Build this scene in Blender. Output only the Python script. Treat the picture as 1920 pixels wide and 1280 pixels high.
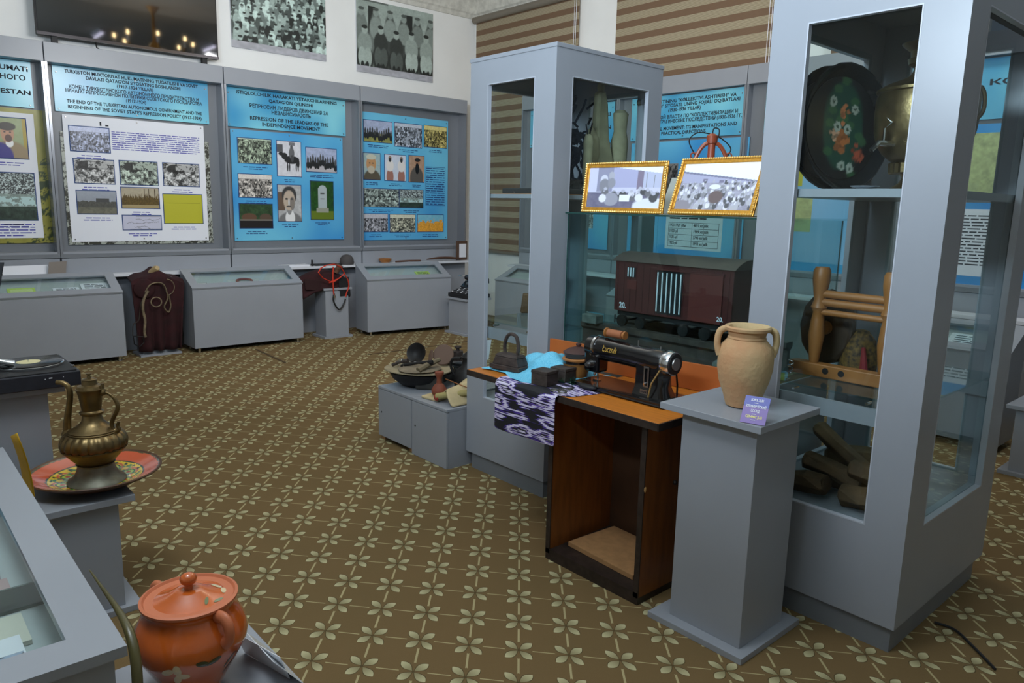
import bpy, bmesh, math, random
import numpy as np
from mathutils import Vector, Matrix
for o in list(bpy.data.objects): bpy.data.objects.remove(o, do_unlink=True)
SC = bpy.context.scene
COL = SC.collection
V = Vector
pi = math.pi

# ------------------------------------------------------------------ camera, world, lights, exposure
FPX, PITCH, ROLL, TH, HC = 1392.0, 0.1805, 0.0234, 0.7285, 1.6
ph = pi/2-TH
_h = V((math.cos(ph), math.sin(ph), 0)); _r = V((math.sin(ph), -math.cos(ph), 0)); _u = V((0, 0, 1))
FW = _h*math.cos(PITCH)-_u*math.sin(PITCH); U0 = _h*math.sin(PITCH)+_u*math.cos(PITCH)
CR = _r*math.cos(ROLL)+U0*math.sin(ROLL); CU = -_r*math.sin(ROLL)+U0*math.cos(ROLL)
camd = bpy.data.cameras.new('camera'); cam = bpy.data.objects.new('camera', camd); COL.objects.link(cam)
camd.sensor_width = 36; camd.lens = FPX/1920*36; camd.clip_start = 0.05; camd.clip_end = 100
cam.matrix_world = Matrix(((CR.x, CU.x, -FW.x, 0), (CR.y, CU.y, -FW.y, 0), (CR.z, CU.z, -FW.z, HC), (0, 0, 0, 1)))
SC.camera = cam
SC.view_settings.view_transform = 'Standard'; SC.view_settings.look = 'None'
SC.view_settings.gamma = 1; SC.view_settings.exposure = 0.0
w = bpy.data.worlds.new('world'); SC.world = w; w.use_nodes = True
w.node_tree.nodes['Background'].inputs[0].default_value = (0.55, 0.68, 0.9, 1)
w.node_tree.nodes['Background'].inputs[1].default_value = 0.3
def area(name, loc, target, sx, sy, power, col):
    d = bpy.data.lights.new(name, 'AREA'); d.shape = 'RECTANGLE'; d.size = sx; d.size_y = sy; d.energy = power; d.color = col
    o = bpy.data.objects.new(name, d); COL.objects.link(o); o.location = loc
    o.rotation_euler = (V(target)-V(loc)).to_track_quat('-Z', 'Y').to_euler()
    return o
area('key_uplight', (-0.4, 1.5, 2.75), (2.7, 2.3, 6.1), 1.1, 0.9, 235, (0.70, 0.86, 1.0))  # unseen cool lamp added inside the room, tilted up like bounced flash
area('foreground_fill', (0.3, 1.9, 4.1), (0.35, 2.2, 0), 0.8, 0.8, 34, (0.92, 0.96, 1.0))  # unseen overhead lamp added to brighten the near-left objects
area('back_wall_fill', (2.5, 4.4, 3.15), (4.8, 8.8, 4.2), 1.2, 0.6, 82, (0.96, 0.98, 1.0))  # unseen lamp added to brighten the back wall
area('ceiling_glow', (3.4, 5.6, 4.45), (3.4, 5.6, 0), 3.0, 3.0, 8, (1.0, 0.94, 0.84))
area('window_wall_fill', (5.76, 1.3, 4.3), (7.0, 2.6, 2.6), 0.4, 0.4, 30, (0.95, 0.97, 1.0))  # added fill for the window wall posters, set beside a tube lamp
SC.cycles.transparent_max_bounces = 48

def at(px, py, z):            # where the sight line through a photo pixel meets a level
    d = FW+CR*((px-960)/FPX)+CU*((640-py)/FPX); return V((0, 0, HC))+d*((z-HC)/d.z)
def onx(px, py, X):
    d = FW+CR*((px-960)/FPX)+CU*((640-py)/FPX); return V((0, 0, HC))+d*(X/d.x)
def ony(px, py, Y):
    d = FW+CR*((px-960)/FPX)+CU*((640-py)/FPX); return V((0, 0, HC))+d*(Y/d.y)

# ------------------------------------------------------------------ materials
def lin(c): return tuple(((x/255+0.055)/1.055)**2.4 if x > 10 else x/255/12.92 for x in c)
MATS = {}
def mat(name, col, rough=0.5, metal=0.0, spec=0.5, noise=0.0, nscale=20, bump=0.0, bscale=200, coat=0, emit=None, es=0, col2=None, stretch=None):
    if name in MATS: return MATS[name]
    m = bpy.data.materials.new(name); m.use_nodes = True; nt = m.node_tree; b = nt.nodes['Principled BSDF']
    c = lin(col)
    b.inputs['Base Color'].default_value = (*c, 1); b.inputs['Roughness'].default_value = rough
    b.inputs['Metallic'].default_value = metal; b.inputs['Specular IOR Level'].default_value = spec
    b.inputs['Coat Weight'].default_value = coat
    if emit: b.inputs['Emission Color'].default_value = (*emit, 1); b.inputs['Emission Strength'].default_value = es
    tc = nt.nodes.new('ShaderNodeTexCoord'); src = tc.outputs['Object']
    if stretch:
        mp = nt.nodes.new('ShaderNodeMapping'); mp.inputs['Scale'].default_value = stretch; nt.links.new(src, mp.inputs[0]); src = mp.outputs[0]
    if noise or col2:
        n = nt.nodes.new('ShaderNodeTexNoise'); n.inputs['Scale'].default_value = nscale; n.inputs['Detail'].default_value = 5
        nt.links.new(src, n.inputs['Vector'])
        r = nt.nodes.new('ShaderNodeValToRGB'); c2 = lin(col2) if col2 else tuple(min(1, x*(1+noise)) for x in c)
        c1 = c if col2 else tuple(x*(1-noise) for x in c)
        r.color_ramp.elements[0].position = 0.35; r.color_ramp.elements[1].position = 0.65
        r.color_ramp.elements[0].color = (*c1, 1); r.color_ramp.elements[1].color = (*c2, 1)
        nt.links.new(n.outputs['Fac'], r.inputs[0]); nt.links.new(r.outputs[0], b.inputs['Base Color'])
    if bump:
        n = nt.nodes.new('ShaderNodeTexNoise'); n.inputs['Scale'].default_value = bscale; nt.links.new(src, n.inputs['Vector'])
        bp = nt.nodes.new('ShaderNodeBump'); bp.inputs['Strength'].default_value = bump; bp.inputs['Distance'].default_value = 0.01
        nt.links.new(n.outputs['Fac'], bp.inputs['Height']); nt.links.new(bp.outputs[0], b.inputs['Normal'])
    MATS[name] = m; return m
GREY = mat('grey_laminate', (148, 152, 160), 0.32, spec=0.4, noise=0.02, nscale=3)
SATIN = mat('satin_side_panel', (150, 154, 162), 0.24, metal=0.55)
GREY2 = mat('grey_laminate_edge', (176, 180, 190), 0.35)
DGREY = mat('grey_backing', (116, 120, 126), 0.35, spec=0.4)
WALLM = mat('white_plaster', (238, 238, 236), 0.85, noise=0.02, nscale=2, bump=0.05, bscale=60)
CORN = mat('ornate_plaster', (205, 203, 194), 0.8, noise=0.12, nscale=14, bump=0.9, bscale=22)
CEIL = mat('ceiling_white', (225, 222, 214), 0.9, noise=0.02)
BRASS = mat('aged_brass', (118, 100, 68), 0.38, metal=0.9, noise=0.3, nscale=14, bump=0.1, bscale=60)
BRASS2 = mat('dull_pewter', (104, 104, 92), 0.5, metal=0.6, noise=0.25, nscale=20)
GOLD = mat('gilt_moulding', (206, 148, 52), 0.35, metal=0.45, spec=0.6, noise=0.15, nscale=60, bump=0.2, bscale=150)
CHROME = mat('chrome', (215, 218, 222), 0.12, metal=1)
STEEL = mat('brushed_steel', (150, 150, 150), 0.35, metal=1)
BLACK = mat('black_lacquer', (14, 14, 17), 0.18, coat=0.6)
BLACKM = mat('matt_black', (22, 22, 25), 0.6)
IRON = mat('cast_iron', (70, 60, 56), 0.6, metal=0.35, noise=0.25, nscale=25, bump=0.3, bscale=60)
DIRON = mat('black_iron', (38, 36, 36), 0.55, metal=0.5, noise=0.25, nscale=25)
ORWOOD = mat('orange_veneer', (190, 112, 34), 0.42, noise=0.12, nscale=5, stretch=(14, 1.2, 14))
BRWOOD = mat('brown_veneer', (128, 74, 30), 0.4, noise=0.2, nscale=4, stretch=(9, 9, 1.2))
FLAPW = mat('red_brown_veneer', (176, 94, 42), 0.45, noise=0.08, nscale=5)
DKEDGE = mat('dark_worn_edge', (44, 34, 30), 0.5, noise=0.4, nscale=30)
RAWW = mat('pale_chipboard', (168, 126, 84), 0.6, noise=0.1, nscale=30)
OAK = mat('golden_wood', (156, 102, 52), 0.45, noise=0.15, nscale=6, stretch=(1, 1, 0.2))
LOGM = mat('old_hide_wood', (96, 72, 46), 0.8, noise=0.25, nscale=12, bump=0.4, bscale=40)
CREAM = mat('cream_canvas', (190, 172, 132), 0.85, noise=0.1, nscale=12)
CREAMF = mat('greenish_cloth', (158, 154, 124), 0.85, noise=0.15, nscale=12)
TERRA = mat('terracotta', (128, 66, 46), 0.7, noise=0.12, nscale=20)
CLAY = mat('pale_clay', (186, 164, 122), 0.8, nscale=5, col2=(184, 138, 98), bump=0.3, bscale=50)
MAROON = mat('maroon_velvet', (44, 8, 13), 0.9, noise=0.3, nscale=10)
REDH = mat('red_webbing', (206, 58, 34), 0.6)
ROPE = mat('bridle_leather', (112, 98, 76), 0.7, noise=0.3, nscale=30)
PAPER = mat('white_paper', (226, 228, 236), 0.6)
GREENP = mat('green_paper', (190, 214, 96), 0.6)
YELP = mat('yellow_board', (214, 168, 26), 0.55, noise=0.06)
INK = mat('black_print', (14, 20, 34), 0.7)
INKB = mat('blue_print', (84, 84, 170), 0.7)
INKD = mat('dark_blue_print', (24, 62, 120), 0.7)
WHITEI = mat('white_print', (232, 232, 240), 0.6)
GOLDI = mat('gold_print', (214, 176, 84), 0.4, metal=0.3)
YINK = mat('yellow_print', (236, 226, 150), 0.6)
TERRO = mat('orange_glaze', (204, 98, 36), 0.12, coat=0.8, noise=0.14, nscale=5)
TERRD = mat('pinkish_clay', (196, 112, 76), 0.45)
POTG = mat('dark_leaf_glaze', (62, 66, 42), 0.2, coat=0.5)
POTW = mat('cream_petal_glaze', (222, 200, 158), 0.25, coat=0.5)
WAGON = mat('wagon_maroon', (76, 28, 27), 0.45, noise=0.1, nscale=8)
WAGONR = mat('wagon_roof', (92, 76, 70), 0.5, noise=0.1)
RAIL = mat('rusty_rail', (84, 74, 68), 0.55, metal=0.4, noise=0.25, nscale=14)
STONE = mat('grey_stone', (98, 102, 96), 0.85, noise=0.3, nscale=14, bump=0.5, bscale=30)
SAND = mat('yellow_sand_base', (170, 144, 82), 0.85, noise=0.12, nscale=30)
CYANC = mat('pale_plastic', (226, 230, 236), 0.2, coat=0.5)
OLIVE = mat('olive_horn', (84, 78, 46), 0.3, noise=0.2, nscale=8)
VINYL = mat('record_vinyl', (18, 18, 20), 0.22)
BLUEB = mat('dark_navy_leatherette', (30, 32, 42), 0.55, noise=0.15, nscale=40)
LABELC = mat('record_label_cream', (214, 204, 158), 0.6)
COPPER = mat('red_lamp_paint', (140, 66, 42), 0.4, noise=0.12, nscale=12)
GREENF = mat('green_foil', (16, 130, 84), 0.15, metal=0.6)
def carpet_mat():
    m = bpy.data.materials.new('patterned_carpet'); m.use_nodes = True; nt = m.node_tree; N = nt.nodes; L = nt.links
    b = N['Principled BSDF']; b.inputs['Roughness'].default_value = 0.95; b.inputs['Specular IOR Level'].default_value = 0.15
    tc = N.new('ShaderNodeTexCoord')
    d = HC/8.6591; rot = ph-pi/2
    def vec(l, a): return V((l*math.cos(a+rot), l*math.sin(a+rot)))
    ev = vec(d, -0.1297); er = vec(d*1.0249, -0.1297+pi/2+0.1219)
    tx, ty = -0.7247*d, 12.4957*d
    O = V((tx*math.cos(rot)-ty*math.sin(rot), tx*math.sin(rot)+ty*math.cos(rot)))
    det = ev.x*er.y-ev.y*er.x
    Ac = (er.y/det, -er.x/det); Ar = (-ev.y/det, ev.x/det)
    def M(op, a, bb=None, clamp=False):
        n = N.new('ShaderNodeMath'); n.operation = op; n.use_clamp = clamp
        for i, v in enumerate((a, bb)):
            if v is None: continue
            if isinstance(v, (int, float)): n.inputs[i].default_value = v
            else: L.new(v, n.inputs[i])
        return n.outputs[0]
    def lat(A):
        n = N.new('ShaderNodeVectorMath'); n.operation = 'DOT_PRODUCT'; L.new(tc.outputs['Object'], n.inputs[0]); n.inputs[1].default_value = (A[0], A[1], 0)
        k = -(A[0]*O.x+A[1]*O.y)+1000.5
        return M('SUBTRACT', M('FRACT', M('ADD', n.outputs['Value'], k)), 0.5)
    c = M('ABSOLUTE', lat(Ac)); r = M('ABSOLUTE', lat(Ar))
    l1 = M('LESS_THAN', c, 0.022); l2 = M('LESS_THAN', r, 0.012)
    line = M('MAXIMUM', l1, l2)
    al = M('MULTIPLY', M('ADD', c, r), 0.7071); pe = M('ABSOLUTE', M('MULTIPLY', M('SUBTRACT', c, r), 0.7071))
    t = M('DIVIDE', M('SUBTRACT', al, 0.03), 0.345, True)
    s = M('SINE', M('MULTIPLY', M('POWER', t, 1.25), pi))
    wdt = M('MULTIPLY', M('POWER', M('MAXIMUM', s, 0.0), 0.8), 0.088)
    pet = M('LESS_THAN', pe, wdt)
    out = M('MULTIPLY', M('LESS_THAN', al, 0.36), M('LESS_THAN', pe, M('ADD', wdt, 0.018)))
    line = M('MULTIPLY', line, M('SUBTRACT', 1.0, M('LESS_THAN', al, 0.2)))
    n = N.new('ShaderNodeTexNoise'); n.inputs['Scale'].default_value = 500; L.new(tc.outputs['Object'], n.inputs[0])
    n2 = N.new('ShaderNodeTexNoise'); n2.inputs['Scale'].default_value = 2.2; L.new(tc.outputs['Object'], n2.inputs[0])
    base = N.new('ShaderNodeMix'); base.data_type = 'RGBA'; L.new(n2.outputs['Fac'], base.inputs[0])
    base.inputs[6].default_value = (*lin((112, 94, 62)), 1); base.inputs[7].default_value = (*lin((122, 98, 66)), 1)
    def mix(f, a, col):
        x = N.new('ShaderNodeMix'); x.data_type = 'RGBA'; L.new(f, x.inputs[0]); L.new(a, x.inputs[6])
        if isinstance(col, tuple): x.inputs[7].default_value = (*lin(col), 1)
        else: L.new(col, x.inputs[7])
        return x.outputs[2]
    pc = N.new('ShaderNodeMix'); pc.data_type = 'RGBA'; L.new(t, pc.inputs[0])
    pc.inputs[6].default_value = (*lin((134, 124, 90)), 1); pc.inputs[7].default_value = (*lin((196, 188, 148)), 1)
    col = mix(line, base.outputs[2], (178, 164, 122)); col = mix(out, col, (88, 74, 48)); col = mix(pet, col, pc.outputs[2])
    g = N.new('ShaderNodeMix'); g.data_type = 'RGBA'; g.blend_type = 'MULTIPLY'; g.inputs[0].default_value = 0.5
    L.new(col, g.inputs[6]); rr = N.new('ShaderNodeMapRange'); rr.inputs[3].default_value = 0.65; rr.inputs[4].default_value = 1.3
    L.new(n.outputs['Fac'], rr.inputs[0]); L.new(rr.outputs[0], g.inputs[7]); L.new(g.outputs[2], b.inputs['Base Color'])
    bp = N.new('ShaderNodeBump'); bp.inputs['Strength'].default_value = 0.35; bp.inputs['Distance'].default_value = 0.004
    L.new(n.outputs['Fac'], bp.inputs['Height']); L.new(bp.outputs[0], b.inputs['Normal'])
    return m
def glass_mat(name, tint, refl=1.0):
    m = bpy.data.materials.new(name); m.use_nodes = True; nt = m.node_tree; N = nt.nodes; L = nt.links
    N.remove(N['Principled BSDF']); o = N['Material Output']
    t = N.new('ShaderNodeBsdfTransparent'); t.inputs[0].default_value = (*tint, 1)
    g = N.new('ShaderNodeBsdfGlossy'); g.inputs['Roughness'].default_value = 0.02; g.inputs[0].default_value = (0.9*refl, 0.95*refl, 0.95*refl, 1)
    f = N.new('ShaderNodeFresnel'); f.inputs[0].default_value = 1.5
    mx = N.new('ShaderNodeMixShader'); ge = N.new('ShaderNodeNewGeometry'); k = N.new('ShaderNodeMath'); k.operation = 'SUBTRACT'; k.inputs[0].default_value = 1; L.new(ge.outputs['Backfacing'], k.inputs[1])
    k2 = N.new('ShaderNodeMath'); k2.operation = 'MULTIPLY'; L.new(k.outputs[0], k2.inputs[0]); L.new(f.outputs[0], k2.inputs[1])
    L.new(k2.outputs[0], mx.inputs[0]); L.new(t.outputs[0], mx.inputs[1]); L.new(g.outputs[0], mx.inputs[2]); L.new(mx.outputs[0], o.inputs[0])
    return m
GLASS = glass_mat('cabinet_glass', (0.93, 0.968, 0.965)); GLASST = glass_mat('teal_tinted_glass', (0.84, 0.935, 0.935))
GEDGE = mat('green_glass_edge', (34, 66, 62), 0.15)
def ramp_mat(name, stops, axis='gen', rough=0.25, scale=1.2):   # printed colour wash
    m = bpy.data.materials.new(name); m.use_nodes = True; nt = m.node_tree; b = nt.nodes['Principled BSDF']
    tc = nt.nodes.new('ShaderNodeTexCoord'); n = nt.nodes.new('ShaderNodeTexNoise'); n.inputs['Scale'].default_value = scale; n.inputs['Detail'].default_value = 1
    r = nt.nodes.new('ShaderNodeValToRGB'); r.color_ramp.elements[0].position = 0.3; r.color_ramp.elements[1].position = 0.68
    r.color_ramp.elements[0].color = (*lin(stops[0]), 1); r.color_ramp.elements[1].color = (*lin(stops[1]), 1)
    nt.links.new(tc.outputs['Object'], n.inputs[0]); nt.links.new(n.outputs['Fac'], r.inputs[0]); nt.links.new(r.outputs[0], b.inputs['Base Color'])
    b.inputs['Roughness'].default_value = rough; return m
BLUES = ramp_mat('blue_sign_print', ((20, 138, 196), (136, 212, 228)), scale=1.6)
BLUEP = ramp_mat('blue_poster_print', ((30, 130, 208), (112, 194, 226)), scale=1.1)
def attr_mat(name, rough=0.35):
    m = bpy.data.materials.new(name); m.use_nodes = True; nt = m.node_tree; b = nt.nodes['Principled BSDF']
    a = nt.nodes.new('ShaderNodeAttribute'); a.attribute_name = 'print'; nt.links.new(a.outputs['Color'], b.inputs['Base Color'])
    b.inputs['Roughness'].default_value = rough; return m
PRINT = attr_mat('photo_print'); PAINTED = attr_mat('painted_lacquer', 0.3)

# ------------------------------------------------------------------ mesh helpers
class MB:
    def __init__(s): s.bm = bmesh.new()
    def pbox(s, o, a, b, c):
        o, a, b, c = V(o), V(a), V(b), V(c)
        v = [s.bm.verts.new(o+a*i+b*j+c*k) for k in (0, 1) for j in (0, 1) for i in (0, 1)]
        fl = a.cross(b).dot(c) < 0
        for q in ((0, 2, 3, 1), (4, 5, 7, 6), (0, 1, 5, 4), (2, 6, 7, 3), (0, 4, 6, 2), (1, 3, 7, 5)):
            s.bm.faces.new([v[i] for i in (q[::-1] if fl else q)])
        return s
    def box(s, x0, x1, y0, y1, z0, z1): return s.pbox((x0, y0, z0), (x1-x0, 0, 0), (0, y1-y0, 0), (0, 0, z1-z0))
    def rings(s, R, caps=True, closed=False):
        vs = [[s.bm.verts.new(p) for p in r] for r in R]; n = len(vs[0])
        for i in range(len(vs)-1+(1 if closed else 0)):
            a, b = vs[i], vs[(i+1) % len(vs)]
            for j in range(n): s.bm.faces.new((a[j], a[(j+1) % n], b[(j+1) % n], b[j]))
        if caps and not closed:
            s.bm.faces.new(vs[0][::-1]); s.bm.faces.new(vs[-1])
        return s
    def tube(s, pts, r, seg=8, closed=False, flat=1.0):
        pts = [V(p) for p in pts]; n = len(pts); R = []
        if 4 <= n < 16 and not closed and min((pts[i+1]-pts[i]).length for i in range(n-1)) > 0.006:
            rl = list(r) if isinstance(r, (list, tuple)) else [r]*n; q = []; rq = []
            for i in range(n-1):
                a0, a1, a2, a3 = pts[max(i-1, 0)], pts[i], pts[i+1], pts[min(i+2, n-1)]
                for k in range(5):
                    t = k/5; q.append(0.5*((2*a1)+(a2-a0)*t+(2*a0-5*a1+4*a2-a3)*t*t+(-a0+3*a1-3*a2+a3)*t**3)); rq.append(rl[i]*(1-t)+rl[i+1]*t)
            pts = q+[pts[-1]]; r = rq+[rl[-1]]; n = len(pts)
        up = V((0, 0, 1)); prev = None
        for i, p in enumerate(pts):
            if closed: t = (pts[(i+1) % n]-pts[i-1]).normalized()
            else: t = (pts[min(i+1, n-1)]-pts[max(i-1, 0)]).normalized()
            if prev is None: a = t.cross(up if abs(t.z) < 0.9 else V((1, 0, 0))).normalized()
            else: a = (prev-t*prev.dot(t)).normalized()
            prev = a; b = t.cross(a); rr = r[i] if isinstance(r, (list, tuple)) else r
            R.append([p+a*(rr*math.cos(2*pi*k/seg))+b*(rr*flat*math.sin(2*pi*k/seg)) for k in range(seg)])
        return s.rings(R, True, closed)
    def cyl(s, p0, p1, r0, r1=None, seg=20): return s.tube([p0, p1], [r0, r0 if r1 is None else r1], seg)
    def lathe(s, c, prof, seg=36, sx=1, sy=1, mod=None, M=None):
        c = V(c); R = []
        for (r, z) in prof:
            row = []
            for k in range(seg):
                a = 2*pi*k/seg; q = r*(mod(a, z) if mod else 1)
                p = V((q*math.cos(a)*sx, q*math.sin(a)*sy, z))
                row.append(c+(M @ p if M else p))
            R.append(row)
        return s.rings(R, True)
    def ball(s, c, rx, ry=None, rz=None, seg=14, rng=6, jit=0, seed=0):
        ry = ry or rx; rz = rz or rx; rd = random.Random(seed); R = []
        for i in range(1, rng+3):
            f = pi*i/(rng+3); R.append([V(c)+V((rx*math.sin(f)*math.cos(2*pi*k/seg), ry*math.sin(f)*math.sin(2*pi*k/seg), -rz*math.cos(f)))*(1+jit*(rd.random()-0.5)) for k in range(seg)])
        return s.rings(R)
    def prism(s, poly, e):
        e = V(e); a = [s.bm.verts.new(p) for p in poly]; b = [s.bm.verts.new(V(p)+e) for p in poly]; n = len(a)
        s.bm.faces.new(a[::-1]); s.bm.faces.new(b)
        for i in range(n): s.bm.faces.new((a[i], a[(i+1) % n], b[(i+1) % n], b[i]))
        return s
    def grid(s, f, nu, nv):
        g = [[s.bm.verts.new(f(i/nu, j/nv)) for i in range(nu+1)] for j in range(nv+1)]
        for j in range(nv):
            for i in range(nu): s.bm.faces.new((g[j][i], g[j][i+1], g[j+1][i+1], g[j+1][i]))
        return s
LOC = {}
def _props(o, label, cat, group, kind):
    if label: o['label'] = label
    if cat: o['category'] = cat
    if group: o['group'] = group
    if kind: o['kind'] = kind
def thing(name, label, cat, loc, rz=None, group=None):
    """Empty at the base of a thing. rz=None: children are given in room coordinates; else in the thing's own frame."""
    o = bpy.data.objects.new(name, None); COL.objects.link(o); o.location = loc; o.empty_display_size = 0.1
    if rz is not None: o.rotation_euler = (0, 0, rz)
    _props(o, label, cat, group, None)
    LOC[o.name] = V(loc) if rz is None else None
    return o
def obj(name, mb, m, parent=None, label=None, cat=None, group=None, kind=None, smooth=False, bevel=0, solid=0, subsurf=0):
    me = mb if isinstance(mb, bpy.types.Mesh) else None
    if me is None:
        me = bpy.data.meshes.new(name); bmesh.ops.recalc_face_normals(mb.bm, faces=mb.bm.faces[:]); mb.bm.to_mesh(me); mb.bm.free()
    o = bpy.data.objects.new(name, me); COL.objects.link(o)
    if m and not me.materials: me.materials.append(m)
    if smooth:
        for p in me.polygons: p.use_smooth = True
        try: me.set_sharp_from_angle(angle=math.radians(42))
        except Exception: pass
    if parent is not None:
        o.parent = parent
        if LOC.get(parent.name) is not None: o.location = -LOC[parent.name]
        LOC[o.name] = None
    else:                                   # top-level mesh: put its origin at its base
        n = len(me.vertices); co = np.empty(n*3); me.vertices.foreach_get('co', co); co = co.reshape(-1, 3)
        b = V(((co[:, 0].min()+co[:, 0].max())/2, (co[:, 1].min()+co[:, 1].max())/2, co[:, 2].min()))
        if kind not in ('structure',):
            me.transform(Matrix.Translation(-b)); o.location = b
            LOC[o.name] = b
        else: LOC[o.name] = None
    if bevel:
        q = o.modifiers.new('bevel', 'BEVEL'); q.width = bevel; q.segments = 2; q.limit_method = 'ANGLE'
    if solid:
        q = o.modifiers.new('thickness', 'SOLIDIFY'); q.thickness = solid; q.offset = 0
    if subsurf:
        q = o.modifiers.new('smooth', 'SUBSURF'); q.levels = q.render_levels = subsurf
    _props(o, label, cat, group, kind)
    return o
class Plane:                                # a wall-parallel plane for signs, prints and lettering
    def __init__(s, o, r, u): s.o, s.r, s.u = V(o), V(r).normalized(), V(u).normalized(); s.n = s.r.cross(s.u)
    def p(s, a, b, off=0): return s.o+s.r*a+s.u*b+s.n*off
    def slab(s, mb, a0, a1, b0, b1, t0, t1): return mb.pbox(s.p(a0, b0, t0), s.r*(a1-a0), s.u*(b1-b0), s.n*(t1-t0))
    def ab(s, px, py):                      # photo pixel -> plane coordinates
        d = FW+CR*((px-960)/FPX)+CU*((640-py)/FPX); c = V((0, 0, HC))
        q = c+d*((s.o-c).dot(s.n)/d.dot(s.n))-s.o
        return q.dot(s.r), q.dot(s.u)
def text(name, s, pl, a, b, size, off, m, parent, width=None, bold=0.028, align='CENTER', label=None, shear=0):
    cu = bpy.data.curves.new(name, 'FONT'); cu.body = s; cu.size = 1; cu.align_x = align; cu.align_y = 'CENTER'; cu.offset = bold; cu.extrude = 0.01; cu.resolution_u = 2; cu.shear = shear
    t = bpy.data.objects.new(name+'_tmp', cu); COL.objects.link(t)
    me = bpy.data.meshes.new_from_object(t, depsgraph=bpy.context.evaluated_depsgraph_get())
    bpy.data.objects.remove(t, do_unlink=True); bpy.data.curves.remove(cu)
    n = len(me.vertices); co = np.empty(n*3); me.vertices.foreach_get('co', co); co = co.reshape(-1, 3)
    if n == 0: return None
    sy = size; sx = size
    if width: sx = width/max(1e-4, co[:, 0].max()-co[:, 0].min())
    P = np.array(pl.p(a, b, off)); R, U, Nn = np.array(pl.r), np.array(pl.u), np.array(pl.n)
    x = co[:, 0:1]*sx; y = co[:, 1:2]*sy; z = co[:, 2:3]*0.02
    w = P+x*R+y*U+z*Nn
    me.vertices.foreach_set('co', w.ravel()); me.update(); me.name = name; me.materials.clear()
    return obj(name, me, m, parent, label=label)
def scribble(name, pl, a0, a1, b0, b1, lines, off, m, parent, seed=1, ragged=0.1, th=0.45, centre=False):
    """lines of tiny unreadable print, as strokes"""
    rd = random.Random(seed); mb = MB(); dh = (b1-b0)/lines
    for i in range(lines):
        y = b1-dh*(i+0.5); e = (a1-a0)*(rd.random()*ragged); x = a0+(e/2 if centre else 0); xe = a1-(e/2 if centre else e*(i == lines-1))
        while x < xe-0.004:
            l = min(xe-x, dh*rd.uniform(1.2, 4)); h = dh*th*rd.uniform(0.75, 1)
            mb.pbox(pl.p(x, y-h/2, off), pl.r*l, pl.u*h, pl.n*0.0006); x += l+dh*0.45
    return obj(name, mb, m, parent)

# ------------------------------------------------------------------ painted prints (colour per vertex)
def smooth_noise(h, w, k, rs):
    g = rs.random((max(2, h//k+2), max(2, w//k+2))); yi = np.linspace(0, g.shape[0]-1.001, h); xi = np.linspace(0, g.shape[1]-1.001, w)
    y0 = yi.astype(int); x0 = xi.astype(int); fy = (yi-y0)[:, None]; fx = (xi-x0)[None]
    return (g[y0][:, x0]*(1-fy)*(1-fx)+g[y0+1][:, x0]*fy*(1-fx)+g[y0][:, x0+1]*(1-fy)*fx+g[y0+1][:, x0+1]*fy*fx)
def ell(A, cx, cy, rx, ry, c, al=1.0):
    h, w = A.shape[:2]; x0, x1 = max(0, int((cx-rx)*w)-1), min(w, int((cx+rx)*w)+2); y0, y1 = max(0, int((cy-ry)*h)-1), min(h, int((cy+ry)*h)+2)
    if x0 >= x1 or y0 >= y1: return
    yy, xx = np.mgrid[y0:y1, x0:x1]; d = ((xx/w-cx)/rx)**2+((yy/h-cy)/ry)**2
    m = np.clip((1.25-d)*3, 0, 1)[..., None]*al; A[y0:y1, x0:x1] = A[y0:y1, x0:x1]*(1-m)+np.array(c)*m
def rct(A, x0, x1, y0, y1, c):
    h, w = A.shape[:2]; A[int(max(0, y0)*h):int(y1*h), int(max(0, x0)*w):int(x1*w)] = c
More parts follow.
